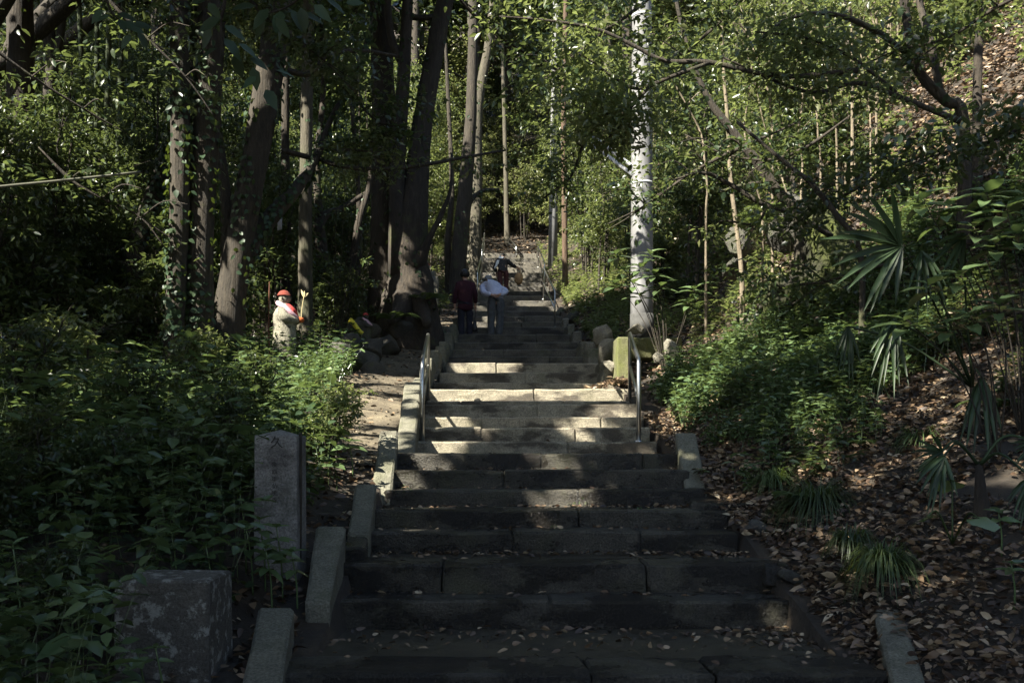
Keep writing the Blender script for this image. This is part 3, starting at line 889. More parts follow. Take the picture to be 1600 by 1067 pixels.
o = s.build("yellow_cloth", M['yellow']); o.modifiers.new("thickness", 'SOLIDIFY').thickness = .012
tag(o, "folded bright yellow cloth lying across the stones near the small statue", "cloth")
# white paper on the trunk
s = MB(); u = np.linspace(-1, 1, 5); q = P(437, 347, 17.5)
V = np.concatenate([np.column_stack([.04 * u, .012 * u ** 2, np.full(5, z) + .01 * u]) for z in (.14, 0, -.14)]); ii = np.arange(4)
s.add(V, [np.concatenate([np.stack([ii + 5 * r_, ii + 1 + 5 * r_, ii + 6 + 5 * r_, ii + 5 + 5 * r_], -1) for r_ in (0, 1)])])
o = s.build("paper_strip", M['white_paper']); o.location = q; o.modifiers.new("thickness", 'SOLIDIFY').thickness = .003
tag(o, "small white paper strip hanging among the trunks", "paper strip")
# far monument and boulder
fm = empty("stone_pedestal", P(671, 455, 26.2)); tag(fm, "pale squared stone pedestal among trunks beside the upper path", "pedestal")
for nm, c in (("plinth", (-.24, .24, -.2, .2, -.5, .36)), ("cap_stone", (-.17, .17, -.15, .15, .362, .50))):
    x0, x1, y0, y1, z0, z1 = c
    link(nm, bm_mesh(hewn([Vector(q) for q in ((x0, y0, z0), (x1, y0, z0), (x1, y1, z0), (x0, y1, z0), (x0, y0, z1), (x1, y0, z1), (x1, y1, z1), (x0, y1, z1))], .02, 1, .006, 7), nm), M['rock_pale'], fm)
rock(738, 404, 34.5, (.42, .4, .32), 501, "wedge shaped boulder behind the railing near the stair top", 'rock_pale')
rock(728, 392, 37, (.3, .3, .25), 502, "pale boulder above the wedge shaped one at the stair top", 'rock_pale')

# ------------------------------------------------------------------ people
def skin_mesh(name, nodes, bones, root, levels=1):
    """continuous body surface grown round a skeleton; nodes {name: (x,y,z,rx,ry)}"""
    keys = list(nodes)
    me = bpy.data.meshes.new(name)
    me.from_pydata([nodes[k][:3] for k in keys], [(keys.index(a), keys.index(b)) for a, b in bones], [])
    o = bpy.data.objects.new(name, me); COL.objects.link(o)
    sk = o.modifiers.new("skin", 'SKIN'); sk.use_smooth_shade = True
    lay = me.skin_vertices[0] if me.skin_vertices else None
    if lay is None:
        bpy.context.view_layer.objects.active = o
        me.attributes.new
    for i, k in enumerate(keys):
        d = me.skin_vertices[0].data[i]
        d.radius = (nodes[k][3], nodes[k][4] if len(nodes[k]) > 4 else nodes[k][3]); d.use_root = (k == root)
    ss = o.modifiers.new("smooth", 'SUBSURF'); ss.levels = levels; ss.render_levels = levels
    dg = bpy.context.evaluated_depsgraph_get()
    out = bpy.data.meshes.new_from_object(o.evaluated_get(dg))
    bpy.data.objects.remove(o)
    out.polygons.foreach_set("use_smooth", np.ones(len(out.polygons), bool))
    return out


def chain(*n): return list(zip(n[:-1], n[1:]))


def hand_nodes(N, Bn, pre, w, d, side):
    """five bent fingers from the wrist w in the direction d"""
    w = Vector(w); d = Vector(d).normalized(); s = Vector(side).normalized(); f = d.cross(s).normalized()
    N[pre + 'palm'] = (*(w + d * .05), .026, .018)
    Bn.append((pre + 'wrist', pre + 'palm'))
    for i, (o_, l) in enumerate(((-.028, .055), (-.010, .068), (.008, .064), (.025, .050))):
        a = w + d * .085 + s * o_; b_ = a + d * l * .55 + f * .006; c = b_ + d * l * .35 + f * .022
        N[f'{pre}f{i}a'] = (*a, .009); N[f'{pre}f{i}b'] = (*b_, .008); N[f'{pre}f{i}c'] = (*c, .007)
        Bn += chain(pre + 'palm', f'{pre}f{i}a', f'{pre}f{i}b', f'{pre}f{i}c')
    a = w + d * .04 - s * .034 + f * .012; b_ = a + (d * .7 - s * .6 + f * .3).normalized() * .04
    N[pre + 'ta'] = (*a, .010); N[pre + 'tb'] = (*b_, .008)
    Bn += chain(pre + 'palm', pre + 'ta', pre + 'tb')


def person(label, base, rz, scale, N, Bn, clothes, hair=None, extra=None):
    t = empty("person", base); t.rotation_euler.z = rz; t.scale = (scale,) * 3
    tag(t, label, "person")
    link("body", skin_mesh("body", N, Bn, 'pelvis'), M['skin'], t)
    for nm, m, n2, b2, root in clothes:
        cm = skin_mesh(nm, n2, b2, root, 2)
        for v in cm.vertices:       # folds of the cloth
            q = v.co; n_ = v.normal
            v.co = q + n_ * (.016 * mnoise.noise(Vector((q.x * 9, q.y * 9, q.z * 16))) + .008 * mnoise.noise(q * 30))
        link(nm, cm, M[m], t)
    return t


def ellipsoid(name, c, r, m, parent, cut=None, rot=None, bumpy=.0, seed=1):
    bm = bmesh.new(); bmesh.ops.create_uvsphere(bm, u_segments=16, v_segments=12, radius=1)
    if cut: bmesh.ops.delete(bm, geom=[v for v in bm.verts if cut(v.co)], context='VERTS')
    for v in bm.verts:
        p = v.co * (1 + bumpy * mnoise.noise(v.co * 3 + Vector((seed, 0, 0))))
        p = Vector((p.x * r[0], p.y * r[1], p.z * r[2]))
        if rot: p = rot @ p
        v.co = p + Vector(c)
    return link(name, bm_mesh(bm, name, True), M[m], parent)


def shoes(parent, ps, m='shoe'):
    for (x, y, z) in ps:
        ellipsoid("shoe", (x, y + .045, z + .035), (.048, .13, .05), m, parent, bumpy=.08)


# woman, standing, seen from behind, head turned to her left; +y is up the stairs
def woman():
    N = {'pelvis': (0, 0, .80, .13, .10), 'waist': (0, .0, .95, .12, .09), 'chest': (0, -.01, 1.14, .14, .10), 'neckb': (0, .015, 1.27, .055), 'neck': (-.005, .03, 1.33, .05), 'head': (-.015, .045, 1.42, .082, .09), 'crown': (-.015, .04, 1.49, .06, .065),
         'jaw': (-.06, .085, 1.375, .035)}
    B = chain('pelvis', 'waist', 'chest', 'neckb', 'neck', 'head', 'crown') + [('head', 'jaw')]
    for s, p in ((-1, 'l'), (1, 'r')):
        N[p + 'hip'] = (.085 * s, 0, .74, .085); N[p + 'knee'] = (.09 * s, .01, .42, .055); N[p + 'ank'] = (.092 * s, -.015, .07, .037); N[p + 'toe'] = (.10 * s, .10, .03, .028)
        N[p + 'sh'] = (.155 * s, 0, 1.20, .055); N[p + 'elb'] = (.215 * s, -.01, .95, .042); N[p + 'wrist'] = (.225 * s, .05, .74, .028)
        B += chain('pelvis', p + 'hip', p + 'knee', p + 'ank', p + 'toe') + chain('chest', p + 'sh', p + 'elb', p + 'wrist')
        hand_nodes(N, B, p, N[p + 'wrist'][:3], (.02 * s, .05, -1), (0, 1, 0))
    J = {'skirt': (0, -.005, .58, .20, .15), 'hem': (0, 0, .72, .20, .15), 'mid': (0, 0, .92, .18, .13), 'ch': (0, -.015, 1.13, .165, .125), 'col': (0, .01, 1.285, .075)}
    JB = chain('skirt', 'hem', 'mid', 'ch', 'col')
    for s, p in ((-1, 'l'), (1, 'r')):
        J[p + 's'] = (.165 * s, -.005, 1.19, .08); J[p + 'e'] = (.22 * s, -.015, .96, .066); J[p + 'c'] = (.228 * s, .04, .77, .05)
        JB += chain('ch', p + 's', p + 'e', p + 'c')
    T = {'w': (0, 0, .90, .14, .11)}; TB = []
    for s, p in ((-1, 'l'), (1, 'r')):
        T[p + 'h'] = (.09 * s, 0, .70, .10); T[p + 'k'] = (.095 * s, .01, .42, .08); T[p + 'a'] = (.095 * s, -.01, .0, .075)
        TB += chain('w', p + 'h', p + 'k', p + 'a')
    b = P(727, 529, 22.0)
    t = person("person in a maroon jacket and navy trousers standing beside the bent figure", b, R(8), 1.0, N, B, [("jacket", 'maroon', J, JB, 'mid'), ("trousers", 'navy', T, TB, 'w')])
    ellipsoid("hair", (-.008, .025, 1.435), (.105, .115, .115), 'hair_dark', t, cut=lambda c: (c.y > .45 and c.z < .45 and c.x < .3) or c.z < -.75, bumpy=.14, seed=3)
    shoes(t, [(-.095, -.02, 0), (.098, -.02, 0)])
    bag = empty("handbag", Vector(b) + Vector((.20, .08, .0))); tag(bag, "black handbag hanging beside the person in the maroon jacket", "handbag")
    link("pouch", bm_mesh(hewn([Vector(q) for q in ((-.05, -.12, .16), (.07, -.12, .16), (.07, .14, .16), (-.05, .14, .16), (-.02, -.1, .42), (.04, -.1, .42), (.04, .12, .42), (-.02, .12, .42))], .02, 2, .006), "pouch", True), M['bag_black'], bag)
    mb = MB(); tube(mb, [(.01, -.06, .42), (.025, -.01, .62), (.03, .01, .70), (.025, .04, .62), (.01, .08, .42)], .009, 6); mb.build("handle", M['bag_black'], bag, True)


woman()


# man bent forward, hands clasped behind his back
def man():
    N = {'pelvis': (.03, .0, .86, .13, .11), 'waist': (.04, .05, 1.00, .13, .11), 'chest': (-.06, .20, 1.17, .15, .12), 'upper': (-.14, .32, 1.20, .12, .10), 'neckb': (-.17, .40, 1.24, .06), 'neck': (-.16, .44, 1.29, .055), 'head': (-.15, .49, 1.37, .085, .09), 'crown': (-.15, .52, 1.43, .07)}
    B = chain('pelvis', 'waist', 'chest', 'upper', 'neckb', 'neck', 'head', 'crown')
    N['jaw'] = (-.15, .56, 1.30, .035); B += [('head', 'jaw')]
    for s, p in ((-1, 'l'), (1, 'r')):
        N[p + 'hip'] = (.03 + .09 * s, 0, .80, .09); N[p + 'knee'] = (.02 + .095 * s, .02, .45, .058); N[p + 'ank'] = (.0 + .085 * s, -.02, .07, .04); N[p + 'toe'] = (.085 * s, .10, .03, .03)
        B += chain('pelvis', p + 'hip', p + 'knee', p + 'ank', p + 'toe')
    N['lsh'] = (-.27, .22, 1.16, .06); N['lelb'] = (-.25, -.02, 1.00, .045); N['lwrist'] = (-.04, -.15, .92, .03)
    N['rsh'] = (.06, .28, 1.16, .06); N['relb'] = (.25, .05, 1.02, .045); N['rwrist'] = (.10, -.155, .93, .03)
    B += chain('upper', 'lsh', 'lelb', 'lwrist') + chain('upper', 'rsh', 'relb', 'rwrist')
    hand_nodes(N, B, 'l', N['lwrist'][:3], (1, -.05, -.15), (0, .1, 1)); hand_nodes(N, B, 'r', N['rwrist'][:3], (-1, -.1, -.1), (0, -.1, 1))
    J = {'hem': (.05, -.03, .84, .15, .13), 'mid': (.045, .05, 1.05, .185, .155), 'ch': (-.05, .20, 1.19, .19, .15), 'up': (-.13, .31, 1.21, .155, .13), 'col': (-.18, .40, 1.21, .08),
         'ls': (-.27, .21, 1.16, .085), 'le': (-.26, -.03, 1.00, .07), 'lc': (-.07, -.14, .925, .05), 'rs': (.08, .27, 1.16, .09), 're': (.27, .04, 1.03, .085), 'rc': (.13, -.14, .935, .055)}
    JB = chain('hem', 'mid', 'ch', 'up', 'col') + chain('up', 'ls', 'le', 'lc') + chain('up', 'rs', 're', 'rc')
    T = {'w': (.035, 0, .98, .14, .12)}; TB = []
    for s, p in ((-1, 'l'), (1, 'r')):
        T[p + 'h'] = (.03 + .095 * s, -.005, .78, .115); T[p + 'k'] = (.02 + .10 * s, .015, .45, .092); T[p + 'a'] = (.0 + .09 * s, -.015, .0, .085)
        TB += chain('w', p + 'h', p + 'k', p + 'a')
    b = P(773, 527, 21.75)
    t = person("person bent forward in a pale blue shirt with hands clasped behind the back", b, R(0), .97, N, B, [("shirt", 'shirt', J, JB, 'mid'), ("trousers", 'grey_trousers', T, TB, 'w')])
    ellipsoid("hair", (-.15, .485, 1.40), (.098, .108, .09), 'hair_grey', t, cut=lambda c: c.z < -.35, bumpy=.1)
    shoes(t, [(-.085, -.03, 0), (.085, -.03, 0)])


man()


# third person higher up, stooping, with a white cloth on the back
def third():
    N = {'pelvis': (0, 0, .84, .13, .11), 'waist': (0, .04, .98, .13, .10), 'chest': (-.02, .14, 1.14, .15, .12), 'upper': (-.03, .22, 1.24, .12, .10), 'neckb': (-.02, .30, 1.30, .055), 'head': (.0, .38, 1.36, .08, .09), 'crown': (.0, .43, 1.41, .065)}
    B = chain('pelvis', 'waist', 'chest', 'upper', 'neckb', 'head', 'crown')
    for s, p in ((-1, 'l'), (1, 'r')):
        N[p + 'hip'] = (.09 * s, 0, .78, .09); N[p + 'knee'] = (.10 * s, .03 * s, .44, .058); N[p + 'ank'] = (.10 * s, .06 * s - .03, .07, .04); N[p + 'toe'] = (.10 * s, .06 * s + .09, .03, .03)
        B += chain('pelvis', p + 'hip', p + 'knee', p + 'ank', p + 'toe')
    N['lsh'] = (-.18, .18, 1.20, .06); N['lelb'] = (-.27, .12, .98, .045); N['lwrist'] = (-.20, .25, .84, .03)
    N['rsh'] = (.15, .20, 1.20, .06); N['relb'] = (.30, .22, 1.05, .045); N['rwrist'] = (.45, .30, 1.02, .03)
    B += chain('upper', 'lsh', 'lelb', 'lwrist') + chain('upper', 'rsh', 'relb', 'rwrist')
    hand_nodes(N, B, 'l', N['lwrist'][:3], (0, .3, -1), (1, 0, 0)); hand_nodes(N, B, 'r', N['rwrist'][:3], (.7, .2, -.6), (0, 1, 0))
    J = {'hem': (0, -.01, .72, .17, .14), 'mid': (0, .05, 1.0, .165, .13), 'ch': (-.02, .15, 1.15, .175, .14), 'up': (-.03, .22, 1.24, .14, .12), 'col': (-.02, .28, 1.29, .075),
         'ls': (-.18, .18, 1.19, .085), 'le': (-.275, .12, .98, .068), 'lc': (-.21, .24, .86, .05), 'rs': (.16, .20, 1.19, .085), 're': (.30, .22, 1.05, .068), 'rc': (.43, .29, 1.02, .05)}
    JB = chain('hem', 'mid', 'ch', 'up', 'col') + chain('up', 'ls', 'le', 'lc') + chain('up', 'rs', 're', 'rc')
    T = {'w': (0, 0, .94, .14, .12)}; TB = []
    for s, p in ((-1, 'l'), (1, 'r')):
        T[p + 'h'] = (.095 * s, 0, .76, .11); T[p + 'k'] = (.10 * s, .03 * s, .44, .085); T[p + 'a'] = (.10 * s, .06 * s - .025, .0, .078)
        TB += chain('w', p + 'h', p + 'k', p + 'a')
    b = P(786, 460, 29.2); b.z = SZ[27] + .0
    t = person("dark clothed person stooping higher up the steps with a white cloth over one shoulder", b, R(0), .92, N, B, [("coat", 'dark_coat', J, JB, 'mid'), ("trousers", 'dark_red', T, TB, 'w')])
    ellipsoid("hair", (.0, .39, 1.40), (.09, .105, .085), 'hair_dark', t, cut=lambda c: c.z < -.2, bumpy=.1)
    # the cloth: a draped sheet over the shoulder
    mb = MB(); u = np.linspace(0, 1, 7); V = []
    for a in np.linspace(0, 1, 6):
        V.append(np.column_stack([-.10 - .17 * a ** .6 + .02 * np.sin(u * 9), .10 - .12 * a + .16 * (1 - u) * .3, 1.35 - .42 * a - .05 * u]) + np.column_stack([.13 * u * (1 - a), .0 * u, .0 * u]))
    V = np.concatenate(V); ii = (np.arange(5)[:, None] * 7 + np.arange(6)[None]).reshape(-1, 1)
    mb.add(V, [ii + np.array([0, 1, 8, 7])]); o = mb.build("white_shawl", M['cloth_white'], t, True); o.modifiers.new("thickness", 'SOLIDIFY').thickness = .012
    shoes(t, [(-.10, -.09, 0), (.10, .03, 0)])
    bag = empty("cloth_bag", Vector(b) + Vector((.47, .31, .50))); tag(bag, "tan cloth bag dangling from the hand of the stooping dark figure", "bag")
    ellipsoid("pouch", (0, 0, .10), (.13, .10, .17), 'bag_tan', bag, bumpy=.25)
    mb = MB(); tube(mb, [(-.05, 0, .25), (-.02, 0, .40), (.0, 0, .44), (.03, 0, .40), (.05, 0, .25)], .010, 6); mb.build("strap", M['bag_tan'], bag, True)


third()

# ------------------------------------------------------------------ named trees
LAND = [(35, 17, "the thick outermost trunk"), (75, 20, "the slim forked trunk"), (150, 19, "the bamboo stalks"), (225, 15, "the squat ivy smothered trunk"), (295, 13, "the double trunked tree"), (395, 15, "the big leaning tree"),
        (478, 18, "the pale mast-like trunk"), (535, 22, "the crooked splayed tree"), (598, 20, "the massive black trunk"), (655, 19.5, "the huge many-stemmed tree"), (720, 28, "the mossy upper trunk"), (750, 33, "the sunlit forked trunk"),
        (795, 43, "the top of the stairs"), (862, 35, "the far slender pole"), (883, 29, "the reddish trunk"), (1003, 15.5, "the thick concrete pole"), (1080, 13, "the slanting brown trunk"), (1145, 14, "the straight pale sapling"), (1225, 14.4, "the sunlit rock face"),
        (1290, 13, "the mossy rock hollow"), (1370, 12, "the palm fan"), (1440, 10.5, "the black crooked tree"), (1528, 11, "the black upright trunk"), (1590, 12, "the bare litter slope")]


def where(x, y):
    px = VX + (x - CX) * F / y
    l = min(LAND, key=lambda q: abs(q[0] - px))
    rel = "far up behind" if y > l[1] + 18 else "well behind" if y > l[1] + 8 else "just behind" if y > l[1] + 1.5 else "in front of" if y < l[1] - 1.5 else "beside"
    return rel + " " + l[2]



def tree_px(name, label, m, limbs, ivy=0, crown=None, seed=0, cat="tree", fol='leaf_dark', group=None, k=10, rough=.06, into=True, leafy=None):
    """limbs: list of (part name, [(px, py, Y, width px), ...]); the first limb's first point is the root"""
    f = limbs[0][1][0]
    base = P(f[0], f[1], f[2])
    gz = Hf(base.x, base.y)
    t = empty(name, (base.x, base.y, gz)); tag(t, label, cat, group)
    o0 = np.array(t.location); tops = []; surf = []
    for j, (nm, pts) in enumerate(limbs):
        W = np.array([P(a, b, c) for a, b, c, d in pts]); rad = np.array([d * .5 * c / F for a, b, c, d in pts])
        if into and nm == 'trunk':
            g = Hf(W[0][0], W[0][1])
            if W[0][2] > g - .1:
                W = np.vstack([[W[0][0], W[0][1], g - .25], W]); rad = np.concatenate([[rad[0] * 1.35], rad])
        mb = MB(); c = tube(mb, W - o0, rad, k, None, rough, True, seed + j)
        mb.build(nm, M[m], t, True)
        tops.append(W[-1]); surf.append((W, rad))
    if ivy:
        g = np.random.default_rng(seed + 50); PT = []; DD = []; NN = []
        for W, rad in surf[:2]:
            q = spline(np.column_stack([W, rad]), 60); n = ivy
            i = g.integers(0, 60, n); a = g.uniform(0, 6.28, n)
            d = np.column_stack([np.cos(a), np.sin(a), np.zeros(n)])
            keep = (np.sin(q[i, 2] * 2.3 + a * 2 + seed) + g.normal(size=n) * .6) > .1
            p = q[i, :3] + d * (q[i, 3][:, None] * 1.02 + g.uniform(0.005, .06, n)[:, None])
            PT.append(p[keep]); NN.append(d[keep]); DD.append((rand_dirs(g, n, -1, .3) * .7 + np.array([0, 0, -.6]) + d * .25)[keep])
        PT = np.concatenate(PT); V, Fs = leaf_arrays(PT - o0, np.concatenate(DD), np.concatenate(NN), g.uniform(.06, .12, len(PT)), g.uniform(.05, .09, len(PT)), True)
        iv = link("ivy", np_mesh("ivy", V, Fs), M['leaf_blue'], t); iv["kind"] = "stuff"
    for cr in (crown or []):
        (cx, cy, cz), (rx, ry, rz), n = cr
        add_crown(t, (cx, cy, cz), (rx, ry, rz), n, seed + 9, fol)
    return t


def add_crown(t, c, r, n, seed, fol, L=.20, W=.095, per=26):
    g = np.random.default_rng(seed)
    nc = n // per
    u = unit(g.normal(size=(nc, 3))) * (g.uniform(.15, 1, nc) ** .45)[:, None]
    C = np.array(c) + u * np.array(r)
    Pt, D, N, ll, ww = clump_leaves(g, C, g.uniform(.55, 1.0, nc), per, L, W)
    jit = g.normal(size=Pt.shape) * .05
    keep = ~in_holes(Pt + jit, .08)
    o0 = np.array(t.location)
    V, Fs = leaf_arrays(Pt[keep] - o0, D[keep], N[keep], ll[keep], ww[keep])
    o = link("crown", np_mesh("crown", V, Fs), M[fol], t)
    # limbs into the crown
    mb = MB()
    tr = [ch for ch in t.children if ch.name.startswith("trunk")]
    return o


def top_of(px, py, Y): return tuple(P(px, py, Y))


def X_(px, Y): return CX + (px - VX) * Y / F


def g_(px, Y): return Hf(X_(px, Y), Y)


def tk(*pts): return ("trunk", list(pts))


def lb(*pts): return ("limb", list(pts))


def crown_at(px, Y, dz, r, n):
    n = int(n * 1.6)
    x = X_(px, Y)
    return ((x, Y, g_(px, Y) + dz), r, n)


tree_px("forest_tree", "thick dark straight trunk nearest the photo's outer edge, beyond the weeds", 'bark_dark', [tk((38, 470, 17, 46), (33, 250, 17, 42), (30, 0, 17, 40), (25, -250, 17, 34))], 500, [crown_at(0, 17, 10.5, (3.6, 3.6, 2.4), 6000)], 1)
tree_px("forest_tree", "slim dark forked trunk next to the thick outermost one", 'bark_dark', [tk((62, 460, 20, 26), (70, 260, 20, 22), (80, 110, 20, 22), (72, 0, 20, 17), (66, -200, 20, 14)), lb((80, 115, 20, 15), (95, 50, 20, 12), (108, -40, 20, 9))], 0, [crown_at(70, 20, 11, (3, 3, 2.2), 3600)], 2)
for k, (x0, xm, x1, Y, wd) in enumerate([(137, 129, 121, 19, 8), (150, 151, 153, 20, 8), (162, 168, 173, 19.5, 9), (178, 187, 195, 18.6, 8)]):
    bt = tree_px("bamboo_stalk", ["leaning green bamboo stalk left of the stalk group", "upright green bamboo stalk in the group, second one along", "upright green bamboo stalk in the group, third one along", "slanting green bamboo stalk nearest the ivy clad stump"][k], 'stem_green',
                 [tk((x0, 480, Y, wd), (xm, 150, Y, wd), (x1, -60, Y, wd * .9), (x1 + (x1 - xm) * .6, -260, Y, wd * .7))], 0, None, 20 + k, "bamboo", k=8, rough=0)
    for zz in (130, 40, 230, 320, 400):
        mb = MB(); q = P(np.interp(zz, [-60, 150, 480], [x1, xm, x0]), zz, Y) - Vector(bt.location)
        tube(mb, [q - Vector((0, 0, .012)), q + Vector((0, 0, .012))], wd * .56 * Y / F, 8, 2); mb.build("node_ring", M['stem_green'], bt, True)
tree_px("forest_tree", "double trunked tree with mossy pale foot, hung with ivy", 'bark', [tk((273, 530, 13, 34), (277, 420, 13, 30), (282, 250, 13, 30), (280, 80, 13, 30), (276, -150, 13, 26)), tk((312, 535, 13.2, 44), (314, 380, 13.2, 42), (322, 200, 13.2, 42), (330, 40, 13.2, 44), (335, -180, 13.2, 36))], 2200, [crown_at(240, 13, 9.3, (3.6, 3.2, 2.0), 7000)], 3)
tree_px("forest_tree", "squat ivy smothered leaning trunk between bamboo and the double tree", 'bark', [tk((214, 520, 15, 40), (208, 430, 15, 36), (225, 350, 15, 30), (252, 275, 15, 26), (275, 210, 15, 22), (300, 120, 15.4, 17), (310, -30, 15.6, 12))], 2600, None, 4)
tree_px("forest_tree", "big smooth leaning tree behind the capped statue, sun patch on its bark", 'bark', [tk((352, 540, 15, 62), (366, 430, 15, 46), (384, 330, 15, 44), (402, 230, 15, 42), (418, 130, 15, 44), (432, 30, 15, 40), (448, -150, 15, 30)),
     lb((372, 425, 15, 30), (415, 350, 15.3, 28), (465, 292, 15.6, 20), (496, 240, 16, 13), (520, 180, 16.4, 8), (560, 100, 16.8, 5), (590, 0, 17, 3)), lb((430, 118, 15, 18), (452, 112, 15, 11), (485, 116, 15, 8), (515, 85, 15, 8), (570, 80, 15.2, 6), (620, 88, 15.4, 4)),
     lb((432, 100, 15, 20), (448, 60, 15.2, 16), (452, -60, 15.4, 13)), lb((360, 490, 15, 34), (356, 400, 15.4, 24), (352, 300, 15.6, 18), (338, 180, 16, 13), (330, 20, 16, 10))], 1300, [crown_at(400, 15, 9.5, (3.6, 3.4, 2.2), 7000)], 5)
tree_px("forest_tree", "straight pale trunk like a mast, right behind the capped statue", 'bark_pale', [tk((477, 495, 18, 25), (477, 380, 18, 22), (479, 200, 18, 19), (482, 0, 18, 18), (484, -220, 18, 15))], 60, [crown_at(480, 18, 10.5, (3, 3, 2.2), 4500)], 6, rough=.02)
tree_px("forest_tree", "dim slender trunk standing just beside the pale mast-like one", 'bark_dark', [tk((448, 480, 21, 18), (447, 340, 21, 15), (446, 150, 21, 12), (450, -150, 21, 10))], 120, [crown_at(446, 21, 10.5, (2.6, 2.6, 2), 2800)], 7)
tree_px("forest_tree", "crooked dark tree with splayed boughs behind the dim small statue", 'bark_dark', [tk((508, 480, 22, 24), (502, 390, 22, 20), (500, 345, 22, 17), (535, 325, 22.4, 10), (575, 300, 22.8, 7)), lb((500, 350, 22, 14), (495, 260, 22, 11), (505, 140, 22.4, 8), (500, 0, 22.6, 6))], 200, [crown_at(500, 22, 8.5, (2.6, 2.6, 2.4), 3600)], 8)
tree_px("forest_tree", "thin dark leaning tree touching the big trunk's shadowed side", 'bark_dark', [tk((538, 480, 22.5, 18), (552, 400, 22.5, 13), (562, 340, 22.5, 11), (578, 280, 22.8, 8), (585, 150, 23, 6)), tk((545, 480, 23.4, 12), (560, 420, 23.4, 10), (560, 300, 23.4, 8), (548, 150, 23.6, 6))], 160, [crown_at(560, 23, 8, (2.4, 2.4, 2), 2600)], 9)
tree_px("forest_tree", "massive black straight trunk next to the many-stemmed tree", 'bark_dark', [tk((598, 495, 20, 54), (600, 400, 20, 44), (600, 250, 20, 40), (596, 80, 20, 36), (592, -60, 20, 32), (590, -250, 20, 26))], 260, [crown_at(590, 20, 10.5, (3.2, 3, 2.2), 5200)], 10)
tree_px("forest_tree", "huge many-stemmed tree with flared roots beside the dirt path", 'bark_dark', [tk((642, 490, 19.5, 92), (640, 430, 19.5, 66), (640, 380, 19.5, 56), (652, 260, 19.5, 36), (668, 140, 19.5, 30), (688, 40, 19.5, 27), (708, -60, 19.5, 22), (730, -240, 19.5, 16)),
     lb((628, 430, 19.4, 40), (620, 300, 19.4, 26), (625, 190, 19.4, 22), (634, 60, 19.4, 18), (640, -60, 19.4, 15), (645, -220, 19.4, 11)), lb((650, 420, 19.3, 26), (672, 370, 19.2, 10), (690, 335, 19.2, 8), (704, 295, 19.2, 5), (706, 240, 19.4, 4)), lb((625, 95, 19.4, 12), (610, 50, 19.4, 12), (600, -60, 19.4, 10)),
     lb((632, 470, 19.2, 40), (622, 488, 18.6, 22), (612, 500, 18.0, 14)), lb((650, 470, 19.2, 36), (662, 490, 18.8, 20), (668, 508, 18.2, 12)), lb((634, 25, 19.5, 10), (660, 28, 19.5, 9), (692, 25, 19.5, 9))], 420, [crown_at(640, 19.5, 10.5, (3.4, 3.2, 2.2), 6000)], 11, k=14, rough=.10)
tree_px("forest_tree", "dark mossy trunk just left of the maroon jacket, farther up the path", 'bark', [tk((714, 450, 28, 26), (720, 360, 28, 24), (728, 280, 28, 22), (736, 180, 28, 18), (740, 20, 28, 14), (742, -150, 28, 11)), lb((722, 330, 28, 10), (750, 300, 28.4, 6), (780, 296, 28.6, 4)), tk((703, 450, 28.4, 14), (700, 380, 28.4, 11), (706, 300, 28.6, 8), (700, 150, 29, 6), (690, -60, 29, 4))], 240, [crown_at(720, 28, 10, (3, 3, 2.4), 3600)], 12)
tree_px("forest_tree", "sunlit forked trunk high above the upper stairs", 'bark_pale', [tk((742, 420, 33, 20), (745, 300, 33, 18), (746, 170, 33, 17), (762, 80, 33, 14), (772, -20, 33, 11), (778, -150, 33, 8)), lb((746, 165, 33, 12), (738, 80, 33, 11), (732, -40, 33, 8))], 120, [crown_at(750, 33, 11, (3, 3, 2.4), 3000)], 13)
tree_px("forest_tree", "slender reddish trunk beside the far concrete pole", 'bark_red', [tk((883, 425, 29, 9), (882, 300, 29, 9), (881, 150, 29, 8), (884, 0, 29, 7), (884, -150, 29, 5))], 0, [crown_at(884, 29, 9.5, (2.4, 2.4, 2), 2400)], 14, rough=.03)
tree_px("forest_tree", "thin sunlit pale trunk above the top of the stairs", 'bark_pale', [tk((793, 388, 43, 11), (792, 350, 43, 9), (790, 260, 43, 7), (786, 100, 43, 6), (780, -100, 43, 4))], 0, None, 15, rough=.02)
tree_px("sapling", "straight pale sapling rising out of the fern bank", 'stem_pale', [tk((1159, 432, 14, 8), (1150, 350, 14, 7), (1141, 270, 14, 7), (1137, 190, 14, 6), (1128, 60, 14, 5), (1130, -80, 14, 3))], 0, None, 16, "sapling", k=7)
tree_px("forest_tree", "slanting brown trunk leaning out from the rock face toward the pole", 'bark', [tk((1248, 345, 13, 18), (1215, 300, 13, 17), (1180, 250, 13, 15), (1140, 200, 13, 13), (1104, 150, 13, 10), (1070, 60, 13, 7), (1040, -80, 13, 4)), lb((1205, 285, 13, 9), (1160, 290, 12.8, 6), (1125, 300, 12.6, 4))], 60, [crown_at(1080, 13.5, 7.5, (2.0, 2.0, 1.2), 1600)], 17)
tree_px("forest_tree", "black crooked tree curving up over the sunlit slope", 'bark_dark', [tk((1505, 190, 10.5, 18), (1480, 160, 10.5, 17), (1445, 125, 10.5, 15), (1424, 88, 10.5, 14), (1418, 40, 10.5, 14), (1410, -20, 10.5, 13), (1400, -200, 10.5, 10)), lb((1430, 95, 10.5, 9), (1370, 50, 10.3, 9), (1300, 22, 10.1, 7), (1230, 30, 10, 6), (1190, 60, 9.8, 4)), lb((1470, 150, 10.5, 12), (1452, 60, 10.8, 12), (1436, 0, 11, 10), (1425, -120, 11, 8))], 60, [crown_at(1400, 10, 6.6, (1.6, 1.8, 1.0), 1200)], 18, k=9)
